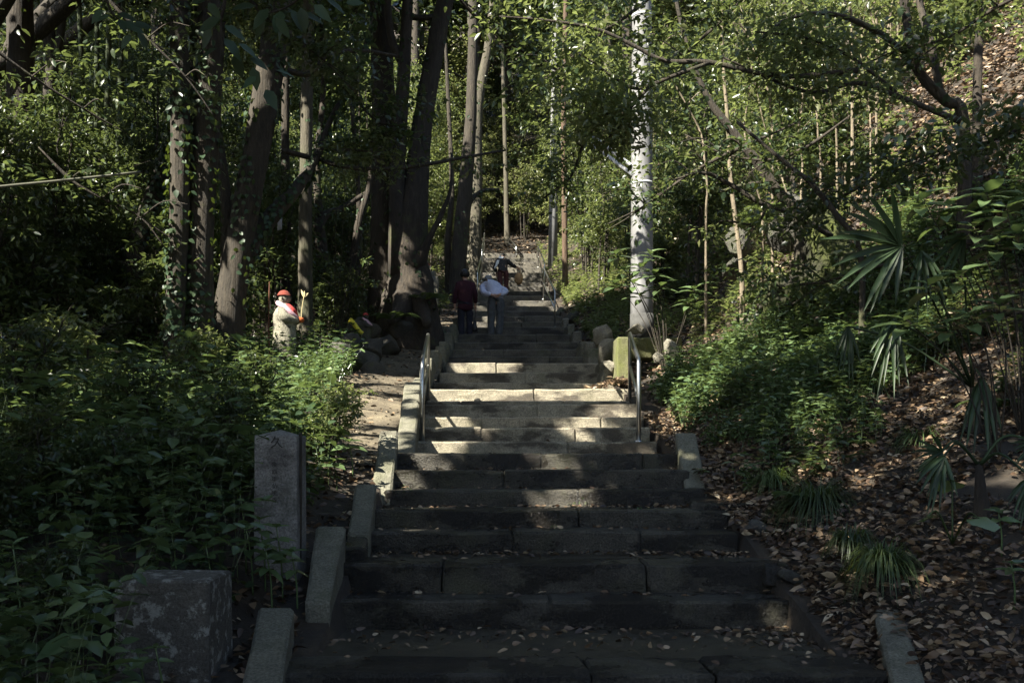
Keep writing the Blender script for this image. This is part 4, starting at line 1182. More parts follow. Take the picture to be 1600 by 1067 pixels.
tree_px("forest_tree", "black upright trunk before the bare sunlit litter slope", 'bark_dark', [tk((1527, 150, 11, 14), (1529, 80, 11, 13), (1531, 20, 11, 11), (1524, -30, 11, 10), (1520, -200, 11, 8))], 0, None, 19)
tree_px("sapling", "smooth brown leaning stem crossing the dark hollow above the palm", 'bark', [tk((1345, 400, 10.5, 9), (1310, 340, 10.6, 9), (1265, 285, 10.8, 8), (1236, 262, 11, 7), (1150, 190, 11.4, 5))], 0, None, 21, "sapling", k=7)
PALES = [((1258, 290), (1245, 200), (1232, 115), (1225, 0), 13.5), ((1312, 215), (1303, 170), (1297, 110), (1290, -20), 13), ((1210, 230), (1205, 150), (1210, 60), (1204, -40), 15), ((1365, 190), (1352, 150), (1348, 90), (1356, -20), 13), ((1186, 330), (1172, 250), (1176, 160), (1168, 30), 14.5), ((1288, 240), (1294, 180), (1284, 120), (1275, 40), 13.4), ((1330, 30), (1322, 10), (1318, -30), (1316, -80), 15), ((1370, 70), (1372, 30), (1374, -20), (1376, -80), 15.5), ((1100, 330), (1095, 250), (1086, 180), (1080, 60), 15.5), ((1240, 330), (1225, 240), (1205, 170), (1190, 60), 14)]
for k, (a, b, c, d, Y) in enumerate(PALES):
    g0 = random.Random(k + 40); jx = lambda s: g0.uniform(-s, s)
    wd = g0.uniform(2.6, 4.6); sl = g0.uniform(-120, 90); n_ = 8; pts = []; wx = 0
    for q in range(n_):
        u = q / (n_ - 1); wx += jx(7)
        pts.append((np.interp(u, [0, .35, .7, 1], [a[0], b[0], c[0], d[0]]) + wx + sl * u * u, a[1] + 12 - u * (a[1] - d[1] + 40), Y + jx(.15), wd * (1 - .55 * u)))
    tw = []
    for q in (2, 3, 4, 5, 6):
        s_ = g0.choice((-1, 1)); p = pts[q]; l = g0.uniform(18, 50)
        tw.append(lb((p[0], p[1], p[2], wd * .55), (p[0] + s_ * l * .5, p[1] - l * .5, p[2] - .1, wd * .4), (p[0] + s_ * l, p[1] - l * g0.uniform(.3, 1.1), p[2] - .25, wd * .2)))
    st_ = tree_px("sapling", "thin pale bare stem " + where(X_(a[0], Y), Y), 'stem_pale', [("trunk", pts)] + tw, 0, None, 60 + k, "sapling", group="pale thin stems on the sunlit bank", k=6)
    C = np.array([P(*t_[1][-1][:3]) for t_ in tw] + [P(*p[:3]) for p in pts[4:]])
    gg = np.random.default_rng(k + 300); C = np.repeat(C, 2, 0) + gg.normal(size=(2 * len(C), 3)) * .12
    Pt, D, N, ll, ww = clump_leaves(gg, C, np.full(len(C), .32), 8, .11, .05)
    V, Fs = leaf_arrays(Pt - np.array(st_.location), D, N, ll, ww); link("foliage", np_mesh("foliage", V, Fs), M['leaf_mid'], st_)

# long boughs that cross the picture
def bough(label, m, limbs, leaf=None, seed=0, L=.08, W=.035, spread=.18, name="overhanging_branch"):
    t = tree_px(name, label, m, limbs, 0, None, seed, "branch", into=False, k=7)
    if leaf:
        g = np.random.default_rng(seed); o0 = np.array(t.location); A = []
        for nm, pts in limbs:
            q = spline(np.array([P(a, b, c) for a, b, c, d in pts]), 40)
            A.append(q[12 if len(pts) > 3 else 4:])
        A = np.concatenate(A)
        C = A[g.integers(0, len(A), leaf)] + g.normal(size=(leaf, 3)) * np.array([spread, spread, spread * .6])
        Pt, D, N, ll, ww = clump_leaves(g, C, np.full(leaf, .16), 9, L, W, .5)
        keep = ~in_holes(Pt, 0, .5)
        V, Fs = leaf_arrays(Pt[keep] - o0, D[keep], N[keep], ll[keep], ww[keep])
        f = link("foliage", np_mesh("foliage", V, Fs), M['leaf_mid'], t); f["kind"] = "stuff"
    return t


bough("dark overhanging branch crossing in front of the concrete pole, leaves drooping", 'bark_dark', [("limb", [(1340, 110, 9.2, 9), (1220, 120, 9.2, 8), (1110, 98, 9.2, 8), (1040, 96, 9.2, 7), (990, 72, 9.2, 6), (930, 45, 9.2, 5), (850, 32, 9.2, 4), (780, 26, 9.2, 2)]),
      ("limb", [(1110, 98, 9.2, 6), (1050, 120, 9.1, 6), (1010, 136, 9.1, 6), (985, 137, 9.1, 5), (950, 115, 9.1, 4), (915, 90, 9.1, 3), (880, 75, 9, 2)]), ("limb", [(1015, 136, 9.1, 5), (985, 170, 9, 4), (965, 200, 9, 3), (940, 225, 9, 2)]), ("limb", [(960, 122, 9.1, 3), (945, 145, 9, 3), (940, 165, 9, 2), (950, 180, 9, 1.5)])], 330, 31)
bough("lower dark leafy branch reaching from the slope toward the pole", 'bark_dark', [("limb", [(1500, 190, 9.6, 10), (1400, 150, 9.5, 8), (1340, 130, 9.4, 7), (1270, 145, 9.3, 6), (1200, 122, 9.3, 5), (1130, 90, 9.2, 3)]), ("limb", [(1400, 145, 9.5, 6), (1330, 90, 9.4, 5), (1260, 60, 9.3, 4), (1180, 50, 9.2, 3)])], 260, 32)
bough("bare curving branch arching over the fern bank beside the pole", 'bark', [("limb", [(1300, 370, 12, 9), (1240, 335, 12, 8), (1190, 318, 12, 8), (1140, 288, 12, 7), (1100, 270, 12, 5), (1050, 282, 12, 3)]), ("limb", [(1200, 320, 12, 5), (1180, 350, 12, 4), (1130, 345, 12, 3), (1110, 360, 12, 2)])], 40, 33)
bough("long thin pale bough stretching level behind the leaning tree toward the stairs", 'bark', [("limb", [(440, 235, 16, 9), (490, 248, 16, 8), (545, 262, 16, 7), (600, 264, 16.4, 6), (660, 258, 16.8, 6), (720, 247, 17.2, 5), (790, 235, 17.6, 3)]), ("limb", [(520, 235, 16, 5), (560, 235, 16.2, 4), (600, 242, 16.2, 3)])], 90, 34, .10, .05, .25)
def leafy(label, pts, Y0, Y1, n, seed, L=.085, m='leaf_dark', spread=.22):
    k = len(pts); q = [(p[0], p[1], Y0 + (Y1 - Y0) * i / (k - 1), max(1.5, (7 - 5.5 * i / (k - 1)) * (.3 if i == 0 else 1))) for i, p in enumerate(pts)]
    limbs = [("limb", q)]; g0 = random.Random(seed)
    for i in range(1, k - 1):
        for s_ in (-1, 1):
            p = q[i]; l = g0.uniform(30, 75); dx = (pts[i + 1][0] - pts[i - 1][0]); sg = 1 if dx > 0 else -1
            limbs.append(("limb", [(p[0], p[1], p[2], 3), (p[0] + sg * l * .5, p[1] + s_ * l * .35, p[2] + .1 * s_, 2), (p[0] + sg * l, p[1] + s_ * l * .45 + 12, p[2] + .2 * s_, 1.2)]))
    t = tree_px("overhanging_branch", label, 'bark_dark', limbs, 0, None, seed, "branch", into=False, k=6)
    gg = np.random.default_rng(seed); o0 = np.array(t.location); A = []
    for nm, pp in limbs:
        s_ = spline(np.array([P(a, b_, c) for a, b_, c, d in pp]), 30); A.append(s_[6:])
    A = np.concatenate(A); C = A[gg.integers(0, len(A), n)] + gg.normal(size=(n, 3)) * np.array([spread, spread, spread * .45])
    Pt, D, N, ll, ww = clump_leaves(gg, C, np.full(n, .17), 8, L, L * .46, .4)
    keep = ~in_holes(Pt, 0, .8)
    V, Fs = leaf_arrays(Pt[keep] - o0, D[keep], N[keep], ll[keep], ww[keep], True)
    f = link("foliage", np_mesh("foliage", V, Fs), M[m], t); f["kind"] = "stuff"


leafy("dark leafy bough hanging across the gap left of the concrete pole", [(1080, -60), (1000, 10), (930, 60), (870, 110), (820, 150)], 10.5, 10.5, 150, 81)
leafy("shadowed leafy bough crossing over the concrete pole at fern height", [(1250, 190), (1160, 230), (1080, 270), (1010, 320), (950, 350)], 12, 13, 130, 82, .09)
leafy("dark leafy bough hanging from the top edge above the upper stairs", [(690, -60), (720, 0), (770, 50), (830, 90), (880, 130)], 13, 14, 150, 83, .10)
leafy("heavy leafy bough at the top edge right of the concrete pole", [(1250, -80), (1180, -20), (1120, 40), (1070, 90), (1060, 150)], 11, 11, 170, 84)
leafy("leafy bough screening the sunlit slope beside the black crooked tree", [(1650, -30), (1560, 10), (1480, 60), (1400, 80), (1330, 110)], 10, 10.5, 130, 85)
leafy("dark leafy bough hanging before the double trunked tree", [(120, -80), (170, 0), (230, 60), (290, 120), (340, 190)], 11, 11.5, 170, 86, .10)
leafy("dark leafy bough spreading before the outermost trunk", [(-120, -20), (-30, 60), (50, 120), (130, 170), (200, 210)], 10, 11, 180, 87, .10)
leafy("dark leafy bough draped before the leaning tree's upper stem", [(330, -80), (390, 0), (440, 50), (500, 90), (560, 150)], 12.5, 13, 140, 88, .10)
leafy("dark leafy bough between the mast-like trunk and the massive black one", [(470, 60), (510, 110), (550, 150), (590, 190), (640, 200)], 15.5, 16.5, 120, 89, .11)
leafy("dim bough with big leaves before the ivy smothered trunk", [(60, 230), (110, 280), (160, 310), (220, 340), (260, 390)], 12, 12.4, 110, 91, .11)
leafy("shadowed bough over the dark bank above the palm fan", [(1700, 160), (1620, 190), (1550, 220), (1470, 240), (1390, 270)], 8.6, 9.4, 150, 92, .09)
leafy("tangled dark bough drooping before the mossy rock hollow", [(1480, 230), (1400, 260), (1330, 300), (1270, 330), (1210, 380)], 10.6, 11.4, 150, 94, .085)
leafy("shadowed twiggy bough spreading under the rock face toward the nettle bank", [(1430, 400), (1360, 420), (1290, 440), (1220, 450), (1150, 480)], 10.4, 11.6, 120, 95, .085)
leafy("thin dark bough crossing low behind the straight pale sapling", [(1330, 180), (1260, 230), (1200, 250), (1130, 240), (1070, 210)], 12.4, 13.0, 110, 96, .09)
leafy("thin leafy bough dangling by the far slender pole", [(980, 120), (940, 180), (910, 230), (890, 280), (850, 310)], 17, 18, 130, 93, .11, 'leaf_mid')
bough("weathered bamboo pole slung level across the trunks at the picture's edge", 'bamboo_pole', [("limb", [(-60, 299, 10, 5), (0, 292, 10.2, 5), (110, 281, 10.5, 4.5), (220, 269, 10.8, 4)])], None, 35, name="bamboo_pole")["category"] = "bamboo pole"


# dark leaves of a near twig hanging into the frame
def near_branch(label, pts, leaves, seed, Y):
    t = empty("hanging_branch", P(*pts[0][:2], Y)); tag(t, label, "branch")
    o0 = np.array(t.location); mb = MB()
    tube(mb, np.array([P(a, b, Y + i * .05) for i, (a, b) in enumerate(pts)]) - o0, np.linspace(.010, .003, len(pts)), 6); mb.build("twig", M['bark_dark'], t, True)
    g = np.random.default_rng(seed)
    for (a, b, ang, l) in leaves:
        q = np.array(P(a, b, Y + g.uniform(-.1, .15)))[None] - o0
        d = np.array([[math.cos(R(ang)), g.uniform(-.5, .5), math.sin(R(ang))]])
        n = np.array([[g.uniform(-.4, .4), -1, .5 + g.uniform(-.3, .9)]])
        V, Fs = leaf_arrays(q, d, n, l * Y / F, l * .52 * Y / F, True)
        m2 = MB(); m2.add(V, Fs); m2.build("leaf", M['leaf_blue'], t)


near_branch("dark glossy twig of broad leaves dangling from the top edge before bamboo", [(150, -60), (165, -5), (175, 20), (190, 35)], [(150, 8, 190, 30), (160, 16, 230, 28), (178, 10, 20, 30), (182, 22, 350, 32), (172, 25, 200, 26), (186, 30, 300, 28), (190, 35, 340, 38), (208, 40, 10, 30), (215, 50, 300, 30), (205, 55, 230, 28)], 1, 4.6)
near_branch("broad black leaf cluster hanging before the double trunked tree", [(360, -60), (350, 10), (345, 40), (350, 75)], [(300, 5, 20, 34), (325, 5, 310, 30), (345, 30, 200, 44), (350, 40, 330, 40), (330, 45, 240, 36), (350, 60, 310, 44), (372, 68, 330, 38), (340, 75, 220, 34), (365, 85, 290, 40), (390, 90, 330, 34), (395, 105, 280, 38), (415, 140, 300, 40), (400, 120, 230, 30), (430, 110, 350, 34)], 2, 4.4)
near_branch("bluish glossy leaf spray at the top edge beside the leaning tree", [(520, -60), (470, -5), (440, 15), (410, 22)], [(400, 10, 190, 40), (420, 15, 230, 40), (440, 18, 260, 44), (455, 15, 300, 40), (470, 12, 280, 38), (430, 28, 310, 36), (470, 20, 340, 40), (490, 8, 320, 36), (445, 35, 240, 36), (410, 25, 250, 36), (510, 0, 330, 36), (540, 5, 10, 30)], 3, 4.8)

# ------------------------------------------------------------------ shared shrubs and hillside trees
def make_understory(seed, h, spread, nc, per, L, W, nst=3, lo=.12):
    g = np.random.default_rng(seed); st = MB(); ends = []
    for s_ in range(nst):
        a = g.uniform(0, 6.28); lean = g.uniform(.1, .5) * spread
        p = [(0.1 * math.cos(a), .1 * math.sin(a), -.3)]
        for q in (.3, .6, .85, 1.0):
            p.append((lean * q * math.cos(a + q * .5) + g.normal() * .06, lean * q * math.sin(a + q * .5) + g.normal() * .06, h * q * g.uniform(.93, 1.0)))
        r0 = .018 + .008 * h / 3
        c = tube(st, p, [r0 * 1.3, r0, r0 * .8, r0 * .55, r0 * .2], 6, 14, .05, True, seed + s_); ends.append(c)
        for _ in range(6):
            i = g.integers(4, 13); b = c[i]; d = rand_dirs(g, 1, .0, .7)[0]; l = spread * g.uniform(.35, .8)
            e = tube(st, [b, b + d * l * .5 + np.array([0, 0, .05]), b + d * l], [r0 * .35, r0 * .25, r0 * .1], 4, 5, 0, False)
            ends.append(e)
    A = np.concatenate(ends); A = A[A[:, 2] > lo * h]
    C = A[g.integers(0, len(A), nc)] + g.normal(size=(nc, 3)) * np.array([spread * .3, spread * .3, h * .06])
    C[:, 2] = np.maximum(C[:, 2], .1)
    Pt, D, N, ll, ww = clump_leaves(g, C, g.uniform(.22, .5, nc) * spread * .44, per, L, W, .5)
    V, Fs = leaf_arrays(Pt, D, N, ll, ww)
    return st.mesh("stem", True), np_mesh("foliage", V, Fs)


UND = [make_understory(s, h, sp, nc, per, .105, .05, ns) for s, h, sp, nc, per, ns in ((11, 4.2, 1.2, 190, 22, 3), (12, 5.6, 1.4, 230, 22, 2), (13, 3.0, 1.1, 150, 22, 4), (14, 6.6, 1.6, 260, 22, 3), (15, 1.5, .8, 90, 20, 5))]
HILL = [make_understory(s, h, sp, nc, per, L_, L_ * .48, ns, .12) for s, h, sp, nc, per, ns, L_ in ((21, 9, 2.6, 150, 40, 2, .20), (22, 7, 2.4, 120, 34, 3, .33), (23, 11, 2.8, 170, 40, 2, .26))]
for a, b in UND + HILL: a.materials.append(None); b.materials.append(None)
proto = {}


def place(kind, i, x, y, sc, rz, fol, stemm, label, group, name, cat):
    key = (kind, i, fol, stemm)
    sm, fm_ = {'u': UND, 'h': HILL, 't': TALL}[kind][i]
    if key not in proto:
        a, b = sm.copy(), fm_.copy(); a.materials.clear(); b.materials.clear(); a.materials.append(M[stemm]); b.materials.append(M[fol])
        proto[key] = (a, b)
    a, b = proto[key]
    h = HZ[kind][i] * sc
    size = "knee high" if h < 1.3 else "low" if h < 2.6 else "shoulder high" if h < 3.4 else "mid height" if h < 4.6 else "tall"
    tone = {'leaf_dark': "dark leaved", 'leaf_mid': "mid green", 'leaf_far': "sunlit pale leaved"}[fol]
    t = empty(name, (x, y, Hf(x, y))); t.rotation_euler.z = rz; t.scale = (sc, sc, sc)
    tag(t, f"{size} {tone} {label} {where(x, y)}" if y > 12 else f"{size} {tone} {label}", cat, group)
    link("trunk", a, None, t); link("crown", b, None, t)


def make_tall(seed, h, r, n, L, W):
    g = np.random.default_rng(seed); st = MB()
    c = tube(st, [(0, 0, -.6), (.1, .05, h * .3), (-.1, .1, h * .65), (.05, 0, h * .97)], [.24, .19, .14, .05], 9, 16, .05, True, seed)
    for _ in range(9):
        i = g.integers(8, 15); d = rand_dirs(g, 1, .1, .7)[0]; l = r * g.uniform(.5, .95)
        tube(st, [c[i], c[i] + d * l * .5 + np.array([0, 0, .1]), c[i] + d * l], [.06, .045, .015], 5, 6, 0, False)
    nc = n // 26; u = unit(g.normal(size=(nc, 3))) * (g.uniform(.1, 1, nc) ** .45)[:, None]
    C = np.array([0, 0, h * .9]) + u * np.array([r, r, r * .62])
    Pt, D, N, ll, ww = clump_leaves(g, C, g.uniform(.5, .95, nc), 26, L, W)
    V, Fs = leaf_arrays(Pt, D, N, ll, ww)
    return st.mesh("trunk", True), np_mesh("crown", V, Fs)


TALL = [make_tall(s, h, r, n, .26, .13) for s, h, r, n in ((31, 15, 3.4, 5600), (32, 13, 3.0, 4600), (33, 17, 3.8, 6400))]
g = random.Random(5)
KEYH = [(p, r) for p, r in HOLES if p.y < 27 and r < 2.1]
HZ = {'u': [4.2, 5.6, 3.0, 6.6, 1.5], 'h': [9, 7, 11], 't': [15, 13, 17]}


def blocks_sun(x, y, h, rad):
    """would this plant stand in the way of a spot the photograph shows in the sun?"""
    z0 = Hf(x, y)
    for p, r in KEYH:
        for f in (.3, .5, .7, .9):
            c = Vector((x, y, z0 + h * f)); d = c - p; t_ = d.dot(SUN)
            if t_ > .5 and (d - SUN * t_).length < rad * .62 + r * .5: return True
    return False


def blocks_view(x, y, h):
    """keep clear of the sight lines to the statues, people, poles"""
    for px, Yt, half in ((450, 15, 45), (570, 17, 40), (560, 20.5, 30), (1003, 15.5, 26)):
        if y < Yt - .3:
            xx = VX + (x - CX) * F / y
            if abs(xx - px) < half + 0.9 * F / y: return True
    return False


cnt = 0
for iy in np.arange(13, 46, 2.0):
    for ix in np.arange(-24, -2, 1.9):
        x = ix + g.uniform(-.8, .8); y = iy + g.uniform(-.8, .8)
        if x < -.55 * y - 3.5 or x > (-3.6 if y < 26 else -2.9): continue
        if y < 17 and x > -4.6: continue
        i = g.choice([0, 1, 2, 3, 2, 4] if y < 24 else [0, 1, 3, 3, 2]); sc = g.uniform(.8, 1.15)
        if blocks_view(x, y, 4): continue
        if blocks_sun(x, y, HZ['u'][i] * sc, 1.2 * sc): i = 4; sc *= .8
        if i == 4 and blocks_sun(x, y, 1.5 * sc, .8): continue
        place('u', i, x, y, sc, g.uniform(0, 6.28), 'leaf_dark' if g.random() < .8 else 'leaf_mid', 'bark_dark', "forest shrub", "understory evergreens in the flat forest", "understory_shrub", "shrub"); cnt += 1
for iy in np.arange(12.5, 44, 1.9):
    for ix in np.arange(2.2, 20, 1.9):
        x = ix + g.uniform(-.8, .8); y = iy + g.uniform(-.8, .8)
        if x > .54 * y + 3 or x < (3.4 if y < 22 else 2.4): continue
        if y < 15 and x < 4.6: continue
        i = g.choice([0, 2, 4, 4, 2, 1]); sc = g.uniform(.7, 1.05)
        if x > 5.2 and y < 18:
            if g.random() < .55: continue
            i = 4
        if y < 17 and x > 4.4 and g.random() < .55: i = 4
        if blocks_view(x, y, 4): continue
        if blocks_sun(x, y, HZ['u'][i] * sc, 1.2 * sc):
            if g.random() < .5: continue
            i = 4; sc *= .7
        place('u', i, x, y, sc, g.uniform(0, 6.28), 'leaf_mid' if g.random() < .65 else 'leaf_dark', 'stem_pale' if g.random() < .5 else 'bark', "bank tree", "small trees on the steep bank", "bank_shrub", "shrub"); cnt += 1
for iy in np.arange(41.5, 74, 5.0):
    for ix in np.arange(-42, 44, 5.0):
        x = ix + g.uniform(-1.8, 1.8); y = iy + g.uniform(-1.8, 1.8)
        if abs(x) > .53 * y + 3: continue
        if y < 46 and abs(x) < 2.2: continue
        i = g.choice([0, 1, 2])
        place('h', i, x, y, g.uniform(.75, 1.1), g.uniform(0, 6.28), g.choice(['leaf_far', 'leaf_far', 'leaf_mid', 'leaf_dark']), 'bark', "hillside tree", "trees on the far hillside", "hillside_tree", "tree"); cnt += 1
# tall trees whose crowns close the roof of the forest above the picture
BIGH = [(p, r) for p, r in HOLES]


def tall_blocks(x, y, h, rad):
    c = Vector((x, y, Hf(x, y) + h * .9))
    for p, r in BIGH:
        d = c - p; t_ = d.dot(SUN)
        if t_ > 2 and (d - SUN * t_).length < rad * .9 + r * (.7 if r > 2.2 else .2): return True
    return False


nt_ = 0
for iy in np.concatenate([np.arange(19, 46, 3.7), np.arange(48, 80, 4.3)]):
    for ix in np.arange(-44, 46, 4.3):
        x = ix + g.uniform(-1.6, 1.6); y = iy + g.uniform(-1.6, 1.6)
        if x < -.62 * y - 14 or x > .54 * y + 5 or abs(x) < 3.6 and y < 41: continue
        if x > 2 and y < 26: continue
        i = g.choice([0, 1, 2]); sc = g.uniform(.85, 1.1)
        zt = Hf(x, y) + HZ['t'][i] * sc * .75
        if blocks_view(x, y, 4) or tall_blocks(x, y, HZ['t'][i] * sc, 2.6): continue
        place('t', i, x, y, sc, g.uniform(0, 6.28), 'leaf_dark', g.choice(['bark_dark', 'bark', 'bark_dark', 'bark_pale']), "slender forest tree", "tall trees roofing the forest", "tall_tree", "tree"); nt_ += 1
print("tall", nt_, "small", cnt)
# unseen trees added around and behind the viewpoint to hold back sky light
for k, (x, y) in enumerate([(11, -3), (9, 2.0), (12, -12), (-13, -18), (7.5, 6.5), (-22, -8), (-24, 0), (-25, 7)]):
    place('h', k % 3, x, y, .9, k * 1.1, 'leaf_dark', 'bark', "unseen tree added behind the viewpoint", "trees behind the viewpoint", "forest_tree", "tree")
# hanging foliage over the upper stairs
for k, (x, y, i, sc) in enumerate([(-3.2, 41.5, 2, 1.0), (-1.9, 42.6, 4, 1.1), (2.2, 41.6, 4, 1.2), (3.2, 43, 2, 1.1), (.9, 44.2, 2, 1.0), (-.9, 45.2, 0, 1.0), (-2.6, 44.6, 0, 1.1), (2.4, 45.4, 0, 1.0), (0, 47, 1, 1.0), (-4.2, 45, 1, 1.0), (4.4, 46, 1, 1.0), (1.4, 48.5, 3, 1.0), (-1.8, 48.8, 3, 1.0), (3.6, 41, 4, 1.2), (-4.4, 40, 4, 1.2)]):
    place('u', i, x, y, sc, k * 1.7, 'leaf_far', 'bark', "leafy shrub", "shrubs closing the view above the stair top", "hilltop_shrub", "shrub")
for k, (px, y, i, sc) in enumerate([(15, 12.5, 4, 1.2), (75, 14.2, 2, .62), (130, 14.8, 4, 1.05), (165, 15.2, 2, .7), (-10, 14, 0, .8), (100, 14.6, 0, .75), (235, 14.4, 4, 1.0), (50, 15.5, 0, .9), (180, 16.2, 0, .8), (-30, 12, 2, .9), (345, 17, 4, 1.0), (520, 19.5, 4, 1.0), (505, 24, 2, .9), (550, 25.5, 2, 1.0), (400, 20.5, 0, .8), (540, 18.6, 4, .8), (330, 21, 0, .9), (420, 24.5, 0, 1.0)]):
    place('u', i, X_(px, y), y, sc, k * 1.9, 'leaf_dark', 'bark_dark', "edge shrub", "dim shrubs at the forest edge", "forest_edge_shrub", "shrub")
for k, (x, y, i, sc) in enumerate([(-2.6, 30.5, 1, 1.1), (-2.7, 34, 2, 1.1), (2.5, 31, 3, .95), (2.6, 35, 1, 1.1), (2.4, 26.5, 0, .9), (-2.8, 38.5, 4, 1.2), (2.7, 39.5, 2, 1.2), (2.9, 23.5, 2, .8), (3.0, 20.5, 4, 1.0)]):
    place('u', i, x, y, sc, k * 1.3, 'leaf_mid', 'bark', "stairside tree", "small trees crowding the upper stairs", "stairside_tree", "tree")

# unseen trees added to shade the stairs (they stand beside and behind the viewpoint)
def shade_tree(bx, by, cx, cy, n, seed, r=(3.4, 3.2, 1.6), cz=9.0):
    gz = Hf(bx, by); t = empty("unseen_shade_tree", (bx, by, gz)); tag(t, "unseen broadleaf tree added outside the picture to shade the stairs", "tree", "tall trees shading the lower stairs")
    mb = MB(); tube(mb, [(0, 0, -.4), (.05, .1, 2.5), ((cx - bx) * .5, (cy - by) * .5, (cz - gz) * .7), (cx - bx, cy - by, cz - gz)], [.24, .19, .14, .05], 9, 16, .06); mb.build("trunk", M['bark'], t, True)
    add_crown(t, (cx, cy, cz), r, n, seed, 'leaf_dark', .26, .13, 26)


SH = [(-11, -4.5, -10.5, -4.5), (-6, -4.5, -5.8, -4.4), (-11, .5, -10.6, .4), (-6.3, .8, -5.9, .5), (-3.2, .6, -1.2, .6), (-11, 5, -10.8, 5.2), (-6.6, 5.4, -6.0, 5.4), (-4.8, 5.2, -1.6, 5.6), (-8, 9.5, -6.8, 9.6), (-13, 9.5, -11.5, 9.6)]
for k, (bx, by, cx, cy) in enumerate(SH):
    shade_tree(bx, by, cx, cy, 10500 if cx < -3 else 5600, 700 + k, (3.5, 3.3, 1.6) if cx < -3 else (2.3, 2.4, 1.3), 9.6 + .5 * math.sin(k * 2))

for k, (bx, by, cx, cy, cz) in enumerate([(-10.4, 16.5, -6.6, 16.5, 11.6), (-12.2, 19.5, -6.4, 20.0, 13.0), (-9.2, 13.0, -6.0, 12.8, 10.0), (-14.5, 24.5, -8.4, 24.0, 14.4), (-11.8, 18.2, -3.6, 18.2, 13.0), (-13.6, 22.5, -4.6, 22.6, 14.6)]):
    shade_tree(bx, by, cx, cy, 6500, 780 + k, (2.8, 2.8, 1.4), cz)
for k, (bx, by, cx, cy, cz) in enumerate([(-7.6, -1.6, -6.2, -1.8, 7.4), (-7.8, 2.0, -5.6, 1.8, 7.4), (-7.2, 4.2, -5.0, 4.2, 7.4), (-6.8, 6.8, -5.4, 7.0, 8.0), (-4.4, -1.4, -3.2, -1.0, 7.0)]):
    shade_tree(bx, by, cx, cy, 7000, 760 + k, (2.5, 2.4, 1.2), cz)

# ------------------------------------------------------------------ ground plants
def whorled(g, XY, h, tiers, L, W, z=None):
    """upright weeds with crossed leaf pairs, all in one mesh"""
    n = len(XY); z0 = H(XY[:, 0], XY[:, 1]) if z is None else z
    lean = g.normal(size=(n, 2)) * .22
    PT, DD, NN, LL = [], [], [], []
    rot = g.uniform(0, 6.28, n); hh = h * g.uniform(.35, 1.3, n) * (1 + .35 * wob(XY[:, 0] * 1.7, XY[:, 1] * 1.6))
    for k in range(tiers):
        f = (k + 1.0) / tiers; 
        base = np.column_stack([XY + lean * hh[:, None] * f, z0 + hh * (0.25 + .75 * f)])
        for s_ in range(4 if k == tiers - 1 else 2):
            a = rot + k * 1.57 + s_ * (1.57 if k == tiers - 1 else 3.14) + g.normal(size=n) * .25
            el = g.uniform(-.45, .3, n) + (.35 if k == tiers - 1 else 0)
            PT.append(base); DD.append(np.column_stack([np.cos(a) * np.cos(el), np.sin(a) * np.cos(el), np.sin(el)]))
            NN.append(np.column_stack([g.normal(size=n) * .35, g.normal(size=n) * .35, np.ones(n)]))
            LL.append(L * g.uniform(.7, 1.25, n) * (1 if k < tiers - 1 else .7))
    PT = np.concatenate(PT); LL = np.concatenate(LL)
    V, Fs = leaf_arrays(PT, np.concatenate(DD), np.concatenate(NN), LL, LL * W / L, True, .16)
    # stems
    q = np.column_stack([XY, z0 - .03]); e = np.column_stack([XY + lean * hh[:, None], z0 + hh])
    r_ = .003
    SV = np.stack([q + [r_, 0, 0], q + [-r_, .5 * r_, 0], e], 1).reshape(-1, 3)
    mb = MB(); mb.add(V, Fs); mb.add(SV, [np.arange(n)[:, None] * 3 + np.array([0, 1, 2])])
    return mb


def scatter(g, n, x0, x1, y0, y1, ok=None):
    x = g.uniform(x0, x1, n); y = g.uniform(y0, y1, n)
    k = np.ones(n, bool) if ok is None else ok(x, y)
    return np.column_stack([x[k], y[k]])


g2 = np.random.default_rng(3)
pl = lambda y: np.interp(y, [8.6, 9.5, 11, 13, 15, 17, 22, 30], [-1.5, -2.0, -2.3, -2.35, -2.5, -2.6, -2.7, -2.6])
edgeL = lambda y: np.interp(y, [3, 4.3, 5.5, 6.8, 8, 9.5], [-1.72, -1.75, -1.75, -1.75, -1.7, -2.0])
def okL(x, y):
    e = np.where(y < 9.3, edgeL(y), pl(y))
    px = VX + (x - CX) * F / y
    a = (x < e - .02) & (px > -160)
    a &= ~((np.abs(px - 432) < 60) & (y > 5.7) & (y < 6.35)) & ~((np.abs(px - 432) < 48) & (y > 5.2) & (y < 5.75))
    a &= ~((np.abs(px - 255) < 105) & (y > 4.25) & (y < 4.95)) & ~((np.abs(px - 250) < 60) & (y > 3.6) & (y <= 4.25))
    return a & ~((np.abs(x - X_(443, 15)) < .2) & (np.abs(y - 15) < .3))


S1 = scatter(g2, 5200, -9, -1.7, 9.0, 17.0, lambda x, y: okL(x, y) & (wob(x * .6, y * .6) > -.45))
o = whorled(g2, S1, .42, 5, .085, .045).build("nettle_patch", M['leaf_nettle'], None); tag(o, "bright nettle bed around the capped statue beside the dirt path", kind="stuff")
S2 = scatter(g2, 1500, -6.5, -1.7, 3.2, 9.0, okL)
o = whorled(g2, S2, .60, 4, .10, .056).build("weed_undergrowth", M['leaf_nettle'], None); tag(o, "dark leafy weeds crowding around the stone posts", kind="stuff")
SB = scatter(g2, 260, -6.5, -1.8, 3.6, 9.2, okL)
o = whorled(g2, SB, .74, 3, .15, .085).build("broad_weed_undergrowth", M['leaf_nettle'], None); tag(o, "taller broad leaved weeds scattered through the weed bed", kind="stuff")
S3 = scatter(g2, 6500, -6.5, -1.7, 3.0, 9.5, okL); zz = H(S3[:, 0], S3[:, 1]) + g2.uniform(.02, .22, len(S3))
